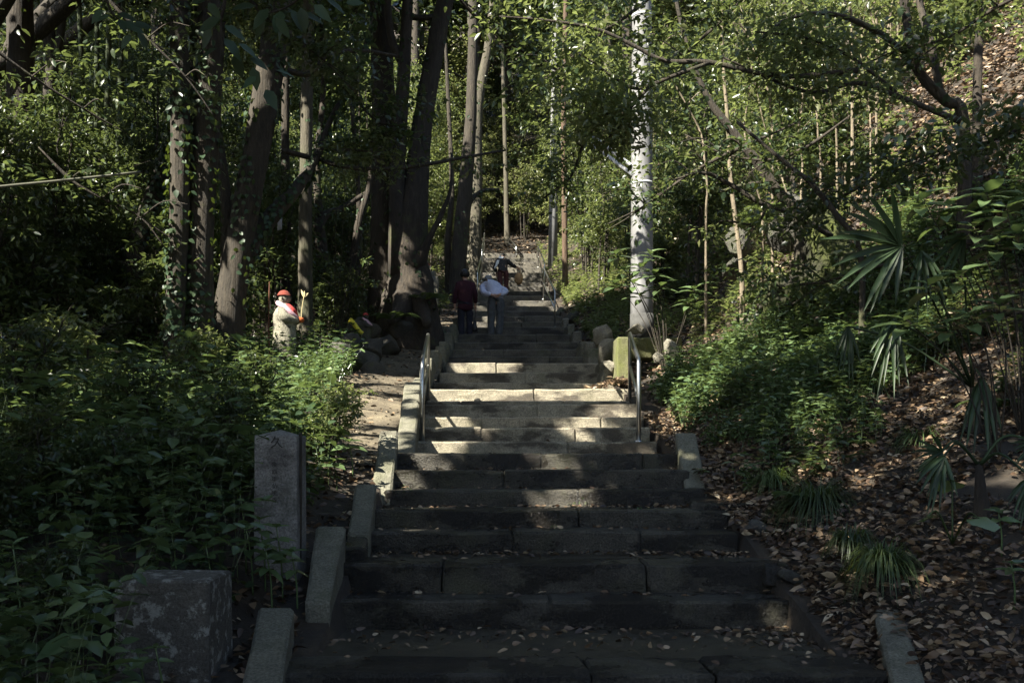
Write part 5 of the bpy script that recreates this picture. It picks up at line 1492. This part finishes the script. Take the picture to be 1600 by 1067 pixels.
V, Fs = leaf_arrays(np.column_stack([S3, zz]), rand_dirs(g2, len(S3), -.3, .4), np.array([0, 0, 1.0]) + g2.normal(size=(len(S3), 3)) * .35, g2.uniform(.05, .10, len(S3)), g2.uniform(.04, .08, len(S3)), True)
o = link("ivy_carpet", np_mesh("ivy_carpet", V, Fs), M['leaf_blue']); tag(o, "low glossy ivy carpet under the weeds", kind="stuff")
SX = scatter(g2, 1100, 1.9, 4.6, 7.4, 10.8, lambda x, y: (x < .54 * y) & (wob(x * .9 + 1, y * .9) > .02))
o = whorled(g2, SX, .26, 4, .08, .036).build("bank_weeds", M['leaf_dark'], None); tag(o, "dark patchy weeds among the dead leaves of the near bank", kind="stuff")
SK = scatter(g2, 330, 1.5, 2.7, 7.7, 9.6, lambda x, y: ~((x < 1.75) & (y > 8.0) & (y < 9.0)) & (wob(x * 2, y) > -.4))
o = whorled(g2, SK, .26, 4, .075, .04).build("nettle_fringe", M['leaf_nettle'], None); tag(o, "loose nettles fringing the second kerb slope", kind="stuff")
S4 = scatter(g2, 2600, 1.55, 5.6, 8.7, 13.6, lambda x, y: (wob(x * .8 + 2, y * .7) + .5 - .30 * np.abs(x - 2.6) - .12 * np.abs(y - 11) > -.35) & ~((x < 1.9) & (y > 13.0)))
o = whorled(g2, S4, .36, 5, .085, .045).build("nettle_bank", M['leaf_nettle'], None); tag(o, "fresh green nettle bank behind the steel handrail", kind="stuff")
S5 = scatter(g2, 5200, 1.5, 9, 11.5, 31, lambda x, y: (wob(x, y) > -.25) & ((x > 3.2) | (y > 15.2)) & ~((x > 2.6) & (x < 4.6) & (y < 14) & (wob(x * 2, y) > 0)) & ~((x > 5.0) & (y < 19) & (wob(x * 1.4 + 5, y * 1.2) < .12)))
o = whorled(g2, S5, .36, 4, .10, .05).build("bank_undergrowth", M['leaf_mid'], None); tag(o, "sparse leafy undergrowth on the steep bank", kind="stuff")
S7 = scatter(g2, 2400, -3.4, 3.6, 17.5, 41, lambda x, y: (np.abs(x) > np.where(x > 0, 1.55 - .012 * (y - 18), np.where(y < 24, 2.8, 1.6))) & (wob(x * 1.1, y * .9) > -.35))
o = whorled(g2, S7, .38, 4, .11, .052).build("stairside_undergrowth", M['leaf_mid'], None); tag(o, "leafy undergrowth lining both edges of the upper stairs", kind="stuff")
S6 = scatter(g2, 1600, -16, -2.9, 17, 34, lambda x, y: wob(x * .7, y * .7) > -.2)
o = whorled(g2, S6, .5, 4, .13, .06).build("forest_undergrowth", M['leaf_dark'], None); tag(o, "dark undergrowth between the forest trunks", kind="stuff")

# leaf litter
def litter(name, XY, z, L, label, lift=.012, tilt=.45):
    n = len(XY); Pt = np.column_stack([XY, z + g2.uniform(0, lift, n)])
    ll = L * g2.uniform(.55, 1.35, n)
    V, Fs = leaf_arrays(Pt, rand_dirs(g2, n, -.35, .35), np.array([0, 0, 1.0]) + g2.normal(size=(n, 3)) * tilt, ll, ll * g2.uniform(.35, .6, n), True, .22)
    o = link(name, np_mesh(name, V, Fs), M['litter']); tag(o, label, kind="stuff"); return o


S = scatter(g2, 60000, 1.28, 6.5, 3.6, 11.5, lambda x, y: (x < .56 * y + .4) & ((x > 1.37) | (y > 6.9)) & ((wob(x * 1.3, y * 1.1) > -.55) | (x < 2)))
litter("leaf_litter", S, H(S[:, 0], S[:, 1]), .054, "dead brown leaves covering the near bank", .06, .75)
S = scatter(g2, 900, 1.27, 1.7, 4.4, 9.4, lambda x, y: (x > 1.40) | (y > 6.9))
litter("edge_leaf_litter", S, H(S[:, 0], S[:, 1]) + .01, .07, "dead leaves drifted against the broken step ends", .05, .8)
S = scatter(g2, 60000, 1.5, 17, 11, 27, lambda x, y: x < .56 * y + 1)
litter("bank_leaf_litter", S, H(S[:, 0], S[:, 1]), .085, "dead leaves strewn over the steep bank", .06, .7)
S = scatter(g2, 9000, -14, -1.4, 5, 34, lambda x, y: np.ones(len(x), bool))
litter("forest_leaf_litter", S, H(S[:, 0], S[:, 1]), .09, "fallen leaves on the forest floor and path", .02)
S = scatter(g2, 19000, 4.0, 11, 10, 19, lambda x, y: x < .56 * y + 1)
litter("slope_leaf_litter", S, H(S[:, 0], S[:, 1]), .075, "thick pale leaf litter on the steep upper slope", .08, .8)
S = scatter(g2, 3500, -4.5, 4.5, 39.2, 50, None)
litter("hilltop_leaf_litter", S, H(S[:, 0], S[:, 1]), .16, "pale fallen leaves above the top of the stairs", .04)
A = []; Zs = []
for i, (py, Y, xl, xr) in enumerate(STEPS[:22]):
    yb = SY[i + 1]; n = int((420 if i in (0,) else 330 if i in (2, 4) else 50) * (1 if i < 8 else .8))
    x = g2.uniform(-1.38, 1.38, n); u = g2.beta(4.0, .8, n) if i not in (0,) else g2.beta(2.2, .9, n)
    if i in (0, 2, 4): x = np.where(g2.random(n) < .3, g2.uniform(.9, 1.42, n), x)
    A.append(np.column_stack([x, Y + .03 + (yb - Y - .05) * u])); Zs.append(np.full(n, SZ[i] + .002))
litter("stair_leaf_litter", np.concatenate(A), np.concatenate(Zs), .050, "scattered dead leaves lying on the steps and landings", .012, .5)
S = scatter(g2, 5200, -3.6, 3.8, 17.5, 40, lambda x, y: np.abs(x) > 1.35)
litter("stairside_leaf_litter", S, H(S[:, 0], S[:, 1]), .11, "dead leaves on the ground along the upper stairs", .04, .6)
S = scatter(g2, 1500, -2.5, -1.35, 9, 26, lambda x, y: x > pl(y) + .02)
litter("path_leaf_litter", S, H(S[:, 0], S[:, 1]) + .022, .06, "small dead leaves strewn along the dirt path", .006, .4)
S = scatter(g2, 700, -1.95, -1.42, 3.6, 9.2, None)
litter("kerb_leaf_litter", S, H(S[:, 0], S[:, 1]), .075, "brown dead leaves caught behind the sloping kerb stones", .04, .7)
S = np.column_stack([g2.normal(X_(958, 14), .22, 420), g2.normal(13.75, .22, 420)])
litter("leaf_pile", S, np.full(420, SZ[13]) + .12 * np.exp(-((S[:, 0] - X_(962, 14)) / .25) ** 2), .08, "heap of pale dead leaves at the stair end by the mossy pillar", .06)


for k, (px, y, i, sc, f) in enumerate([(40, 8.2, 4, .62, 'leaf_dark'), (120, 9.2, 4, .70, 'leaf_mid'), (215, 8.0, 4, .5, 'leaf_dark'), (300, 9.6, 4, .55, 'leaf_mid'), (350, 7.6, 4, .42, 'leaf_dark'), (60, 6.4, 4, .42, 'leaf_mid'), (170, 6.2, 4, .40, 'leaf_dark'), (-20, 5.6, 4, .45, 'leaf_dark'), (520, 8.4, 4, .42, 'leaf_mid'), (300, 6.6, 4, .36, 'leaf_dark'), (90, 4.9, 4, .30, 'leaf_dark'), (400, 9.4, 4, .5, 'leaf_dark')]):
    x = X_(px, y); key = 'u'
    sm, fm_ = UND[4]; a_, b_2 = sm.copy(), fm_.copy(); a_.materials.clear(); b_2.materials.clear(); a_.materials.append(M['bark']); b_2.materials.append(M[f])
    t = empty("bush", (x, y, Hf(x, y))); t.scale = (sc,) * 3; t.rotation_euler.z = k * 1.4
    tag(t, ["small dark leaved bush", "small mid green bush"][f == 'leaf_mid'] + " in the weeds " + ["under the outermost trunk", "below the bamboo stalks", "over the lichened post", "left of the pillar, toward the double tree", "touching the engraved pillar", "near the heart leaved plant", "behind the heart leaved plant", "cut by the picture's edge", "between the pillar and the dirt path", "between the two stone posts", "beside the lichened post's outer face", "just behind the engraved pillar"][k], "bush", "small bushes in the weed bed")
    link("trunk", a_, None, t); link("crown", b_2, None, t)
# distinct weeds near the camera
def weed(px, py, Y, nl, L, label, seed, m='leaf_nettle', droop=.2, hstem=.30):
    tp = P(px, py, Y); gz = Hf(tp.x, tp.y); base = Vector((tp.x + .03, tp.y + .03, min(gz, tp.z - .1)))
    t = empty("weed_plant", base); tag(t, label, "plant", None)
    g = np.random.default_rng(seed); q = np.array(tp - base); mb = MB()
    tube(mb, [(0, 0, -.02), q * .5 + np.array([.01, 0, 0]), q], [.006, .005, .003], 5); mb.build("stem", M['leaf_nettle'], t, True)
    for k in range(nl):
        tier = k // 4; a = (k % 4) * 1.57 + tier * .8 + g.normal() * .2; el = .35 - .28 * tier + g.normal() * .12
        d = np.array([[math.cos(a) * math.cos(el), math.sin(a) * math.cos(el), math.sin(el)]]); p = q * (1 - .16 * tier)
        l = L * (1 if tier else .75) * g.uniform(.85, 1.15)
        V, Fs = leaf_arrays(p[None], d, np.array([[g.normal() * .15, g.normal() * .15 - .25, 1.0]]), l, l * .52, True, droop)
        m2 = MB(); m2.add(V, Fs); m2.build("leaf", M[m], t)


WEEDS = [(104, 912, 4.3, 8, .12, "paired-leaf weed standing clear of the dark gap beside the lichened stone post"), (18, 955, 4.2, 8, .11, "low weed at the outer edge below the tall gap weed"), (28, 680, 6.6, 8, .16, "weed with broad veined leaves at the picture's outer edge"), (100, 612, 7.6, 8, .15, "pale tipped weed in the row above the heart-leaved plant"), (168, 640, 7.2, 8, .15, "spreading weed over the heart-leaved plant"),
         (195, 662, 7.0, 8, .17, "weed with upright leaf rosette amid the weed bed"), (280, 695, 6.5, 8, .15, "glossy weed with a hanging pointed leaf above the lichened post"), (268, 832, 5.2, 8, .11, "weed just behind the lichened post's top edge"), (322, 852, 5.3, 8, .13, "serrated weed between lichened post and engraved pillar"), (55, 565, 8.5, 8, .17, "tall weed under the thick outermost trunk"),
         (215, 1020, 4.0, 8, .07, "small bright seedling in front of the lichened post"), (243, 1012, 4.0, 6, .075, "small bright seedling beside another at the lichened post"), (20, 850, 4.8, 6, .12, "single drooping weed at the outer edge beside dead leaves"), (375, 770, 5.8, 8, .13, "arching weed touching the side of the engraved pillar"), (545, 690, 8.2, 8, .17, "lush weed overhanging the sloping kerb stone"), (520, 720, 7.8, 8, .15, "leafy weed right of the engraved pillar's pyramid top"),
         (1095, 735, 8.3, 8, .08, "fresh sprig growing against the second kerb slope"), (1215, 742, 7.6, 8, .08, "small sprig beside the grass tuft on the litter bank"), (1580, 880, 4.9, 8, .10, "dark green sprig in the brown litter at the outer edge"), (1560, 800, 5.4, 8, .11, "green rosette beneath the lower palm")]
for k, wd in enumerate(WEEDS): weed(*wd[:5], wd[5], 900 + k)
for k, (px, py, Y) in enumerate([(405, 800, 5.7), (432, 812, 5.65), (385, 815, 5.6), (455, 850, 5.6), (415, 845, 5.5)]):
    weed(px, py + 12, Y, 12, .125, ["bright sprig overlapping the pillar's outer corner", "bright yellow green sprig in front of the engraved pillar", "leafy weed at the pillar's shadowed foot", "small weed between pillar foot and sloping kerb", "lowest sprig below the engraved pillar"][k], 960 + k, droop=.15)
# heart leaved plant
def heart_plant(label, hubs, seed):
    b = P(hubs[0][0], hubs[0][1] + 70, hubs[0][2]); t = empty("heart_leaved_plant", b); tag(t, label, "plant")
    for (px, py, Y, l, ang) in hubs:
        q = np.array(P(px, py, Y) - b); mb = MB(); tube(mb, [(0, 0, -.1), q * .6 + np.array([0, 0, .04]), q], [.006, .005, .004], 5); mb.build("stalk", M['grass'], t, True)
        bm = bmesh.new(); ctr = bm.verts.new((0, 0, 0)); ring = []
        for k in range(14):
            th = -math.pi + 2 * math.pi * (k + .5) / 14; r = l * (.62 + .38 * math.cos(th) ** 2 * (1 if abs(th) < 1.6 else .3)) * (1.25 if abs(th) < .25 else 1) * .6
            ring.append(bm.verts.new((r * math.cos(th), r * math.sin(th), -.25 * r + .03 * math.sin(5 * th) * l)))
        for k in range(13): bm.faces.new((ctr, ring[k], ring[k + 1]))
        me = bm_mesh(bm, "leaf", True); o = link("leaf", me, M['leaf_nettle'], t); o.location = q; o.rotation_euler = (R(18), R(14), R(ang))
heart_plant("plant with three large soft heart shaped leaves in the dark weed bed", [(135, 680, 6.3, .20, 200), (185, 690, 6.3, .19, 250), (225, 705, 6.3, .20, 320)], 1)
heart_plant("plant with large dark glossy leaves on thick pale stalks below the lower palm", [(1488, 752, 5.6, .17, 100), (1450, 805, 5.3, .16, 190), (1530, 810, 5.2, .15, 300)], 2)


# palms
def frond(t, hub, base, centre, spread, L, n, seed, Y, tilt=.0, droop=.35):
    g = np.random.default_rng(seed); o0 = np.array(t.location)
    h = np.array(P(*hub, Y)) - o0; b = np.array(base) - o0
    mb = MB(); tube(mb, [b, (b + h) / 2 + np.array([0, .05, .10]), h], [.010, .008, .006], 6)
    f = mb.build("frond", M['leaf_palm'], t, True)
    for k in range(n):
        a = R(centre - spread / 2 + spread * k / (n - 1)) + g.normal() * .075
        d = np.array([math.cos(a), -.25 + tilt + g.normal() * .12, math.sin(a)]); d /= np.linalg.norm(d)
        l = L * Y / F * (1 - .25 * abs(2 * k / (n - 1) - 1) ** 2) * g.uniform(.78, 1.1)
        s = np.cross(d, [0, -1, .3]); s /= np.linalg.norm(s); nn = np.cross(s, d)
        u = np.array([0, .35, .7, 1.0]); wd = np.array([.010, .018, .013, .001]) * L / 100 * Y / 6.5
        dr = droop * (u ** 2.5)[:, None] * np.array([0, 0, -1.0]) * l
        c = h + d * l * u[:, None] + dr
        V = np.concatenate([c + s * wd[:, None], c - nn * (wd * .7)[:, None], c - s * wd[:, None]])
        i = np.arange(3); m2 = MB(); m2.add(V, [np.concatenate([np.stack([i, i + 1, i + 5, i + 4], -1), np.stack([i + 4, i + 5, i + 9, i + 8], -1)])])
        m2.build("leaflet", M['leaf_palm'], f, True)


def palm(label, base, fr, seed):
    b = P(*base); b.z = Hf(b.x, b.y); t = empty("fan_palm", b); tag(t, label, "palm")
    mb = MB(); tp = b + Vector((0, 0, .35)); tube(mb, [(0, 0, -.2), (.01, 0, .1), (.0, .0, .36)], [.05, .042, .02], 9, 8, .2); mb.build("trunk", M['bark_dark'], t, True)
    for k, (hub, c, s, L, n, Y, dr) in enumerate(fr): frond(t, hub, tp, c, s, L, n, seed + k, Y, 0, dr)


palm("fan palm spreading its dark pleated fronds before the sunlit litter patch", (1520, 560, 7.2), [((1408, 382), 188, 150, 138, 13, 6.6, .16), ((1508, 365), 228, 58, 82, 9, 6.7, .1), ((1440, 392), 275, 80, 75, 9, 6.8, .5), ((1395, 500), 255, 70, 90, 9, 6.8, .35), ((1535, 590), 262, 70, 95, 10, 6.6, .4), ((1325, 510), 265, 60, 60, 7, 7.4, .5)], 40)
palm("low fan palm with half folded fronds in the brown litter", (1530, 800, 5.8), [((1472, 705), 195, 150, 62, 13, 5.7, .15), ((1475, 712), 245, 80, 80, 12, 5.6, .2), ((1622, 690), 205, 70, 62, 9, 5.6, .1), ((1610, 745), 240, 60, 70, 8, 5.4, .3)], 60)


def whorl_shrub(label, base, hubs, L, seed):
    b = P(*base); b.z = Hf(b.x, b.y); t = empty("broadleaf_shrub", b); tag(t, label, "shrub"); o0 = np.array(b); g = np.random.default_rng(seed)
    for (px, py, Y) in hubs:
        q = np.array(P(px, py, Y)) - o0; mb = MB(); tube(mb, [(0, 0, -.1), q * .5 + np.array([.05, 0, .08]), q], [.007, .005, .003], 5); mb.build("branch", M['bark'], t, True)
        for k in range(8):
            a = k * 2.4 + g.normal() * .2; el = .45 - .09 * k
            d = np.array([[math.cos(a) * math.cos(el), math.sin(a) * math.cos(el), math.sin(el)]]); l = L * Y / F * g.uniform(.8, 1.15)
            V, Fs = leaf_arrays(q[None] - np.array([[0, 0, .012 * k]]), d, np.array([[g.normal() * .2, -.3, 1.0]]), l, l * .40, True, .22)
            m2 = MB(); m2.add(V, Fs); m2.build("leaf", M['leaf_nettle'], t)


whorl_shrub("broadleaf shrub holding whorls of dull green leaves above the palm", (1600, 480, 7.0), [(1438, 308, 6.6), (1480, 318, 6.7), (1540, 295, 6.6), (1572, 320, 6.5), (1600, 300, 6.6), (1520, 350, 6.6), (1470, 335, 6.8), (1590, 360, 6.4), (1555, 375, 6.5)], 54, 5)
whorl_shrub("low broadleaf shrub with leaf whorls hanging under the palm fan", (1560, 600, 6.6), [(1412, 495, 6.3), (1450, 440, 6.4), (1500, 425, 6.4), (1515, 488, 6.3), (1485, 500, 6.4), (1560, 470, 6.3)], 50, 6)
whorl_shrub("sunlit broadleaf shrub spilling leaf whorls in front of the concrete pole", (1040, 545, 14.0), [(962, 395, 14.2), (975, 420, 14.0), (960, 440, 14.0), (1000, 415, 14.0), (1015, 395, 14.0), (1020, 425, 14.0), (990, 440, 13.9), (1000, 460, 14.0), (1030, 445, 14), (1085, 450, 13.8), (1075, 470, 13.8)], 30, 7)
whorl_shrub("airy broadleaf sprays lit among the trunks above the level bough", (520, 330, 17.5), [(585, 215, 16.5), (600, 205, 16.5), (625, 200, 16.6), (560, 225, 16.5), (610, 230, 16.5), (540, 222, 16.4), (640, 212, 16.8), (520, 215, 16.4), (575, 240, 16.5)], 30, 8)


# grass tufts, ferns
def tuft(px, py, Y, n, L, label, seed, m='grass'):
    b = P(px, py, Y); t = empty("grass_tuft", b); tag(t, label, "grass tuft"); g = np.random.default_rng(seed)
    V = []; Fs = []; mb = MB()
    a = g.uniform(0, 6.28, n); l = L * g.uniform(.5, 1.1, n); out = g.uniform(.45, 1.0, n)
    u = np.array([0, .35, .7, 1.0])
    for k in range(n):
        d = np.array([math.cos(a[k]), math.sin(a[k]), 0]); s = np.array([-d[1], d[0], 0]) * .0045
        c = d * (out[k] * l[k] * u[:, None] * .8) + np.array([0, 0, 1]) * (l[k] * (1.1 * u - 1.75 * out[k] * u ** 2.0))[:, None] + d * .04 + g.normal(size=3) * .02
        w_ = np.array([1, .9, .6, .05])[:, None]
        i = np.arange(3); mb.add(np.concatenate([c + s * w_, c - s * w_]), [np.stack([i, i + 1, i + 5, i + 4], -1)])
    o = mb.build("blades", M[m], t); o["kind"] = "stuff"
    mb = MB(); boulder(mb, (0, 0, -.07), (.07, .07, .06), seed, 1); mb.build("root_mat", M['soil'], t)


tuft(1278, 800, 7.0, 620, .60, "large dark drooping grass tuft on the litter bank", 1)
tuft(1380, 885, 5.6, 420, .36, "drooping grass tuft above the lowest kerb slope", 2)
tuft(1330, 850, 5.9, 200, .28, "small grass tuft between the two bigger ones", 3)
tuft(1210, 755, 7.6, 220, .34, "thin grass tuft at the stair edge beside the jagged rock", 4)
tuft(1190, 470, 13.2, 140, .5, "spiky sunlit grass clump on the slope below the rock face", 5)
tuft(1310, 560, 11, 90, .45, "arching bright grass clump at the edge of the nettle bank", 6)
tuft(640, 470, 20.2, 60, .4, "grass clump at the foot of the many-stemmed tree", 7)
for k, (px, py, Y) in enumerate([(905, 785, 7.85), (1000, 793, 7.5), (640, 760, 7.95), (870, 828, 7.0)]):
    tuft(px, py + 4, Y, 14, .07, ["tiny grass sprig in the joint beneath the middle of a riser", "tiny grass sprig near the stained end of a step", "tiny grass sprig by the shadowed kerb", "tiny grass sprig in the dark lower riser joint"][k], 30 + k, 'leaf_nettle')


def fern(px, py, Y, n, L, label, seed):
    b = P(px, py, Y); t = empty("fern", b); tag(t, label, "fern"); g = np.random.default_rng(seed)
    for k in range(n):
        a = g.uniform(0, 6.28); d = np.array([math.cos(a), math.sin(a), 0]); s = np.array([-d[1], d[0], 0]); l = L * g.uniform(.7, 1.1)
        u = np.linspace(.08, 1, 16); c = d * (l * u[:, None]) + np.array([0, 0, 1.0]) * (l * (.75 * u - .7 * u ** 2))[:, None]
        PT = np.concatenate([c, c]); DD = np.concatenate([s + d * .4 + 0 * c, -s + d * .4 + 0 * c]); LL = np.concatenate([l * .28 * np.sin(np.pi * (u * .85 + .12))] * 2)
        V, Fs = leaf_arrays(PT, DD, np.tile([0, 0, 1.0], (len(PT), 1)), LL, LL * .28)
        mb = MB(); mb.add(V, Fs); tube(mb, c, .004, 3, 8, 0, False); mb.build("frond", M['fern'], t)


tuft(1440, 700, 7.6, 380, .45, "dark grass tuft beside the low palm's trunk", 51)
tuft(1250, 640, 9.2, 260, .4, "grass tuft at the lower edge of the nettle bank", 52)
tuft(1370, 620, 8.8, 300, .45, "dark grass tuft in the litter under the big palm fan", 53)
for k, (px, y, n, L) in enumerate([(1230, 9.2, 7, .32), (1330, 9.6, 8, .36), (1420, 10, 8, .38), (1150, 9.6, 7, .3), (1500, 8.8, 8, .36), (1270, 10.8, 8, .4), (1390, 11.6, 8, .42), (1180, 12.6, 8, .42), (1110, 16.5, 8, .42), (930, 21, 8, .4), (960, 25, 8, .45), (905, 27, 7, .4), (1560, 7.4, 7, .3), (1350, 7.8, 6, .26)]):
    x = X_(px, y); gz = Hf(x, y)
    fern(px, HY - (gz - EYE) * F / y, y, n, L, ["small", "leafy", "arching"][k % 3] + " fern growing in the bank " + where(x, y), 30 + k)
fern(1198, 345, 13.6, 9, .45, "sunlit fern on the rock face above the slope", 1)
fern(1085, 480, 14.2, 8, .4, "fern at the foot of the leafy shrub by the pole", 2)
fern(1260, 530, 11.6, 8, .45, "pale fern under the mossy rock face", 3)
fern(1200, 330, 14, 7, .4, "small fern just above the sunlit fern of the rock face", 4)
fern(660, 470, 19.0, 8, .5, "fern at the root flare of the many-stemmed tree", 5)
fern(610, 500, 17.2, 8, .5, "fern on the dark stone heap near the yellow cloth", 6)
fern(1240, 780, 7.0, 6, .25, "small fern among dead leaves beside the grass tuft", 7)
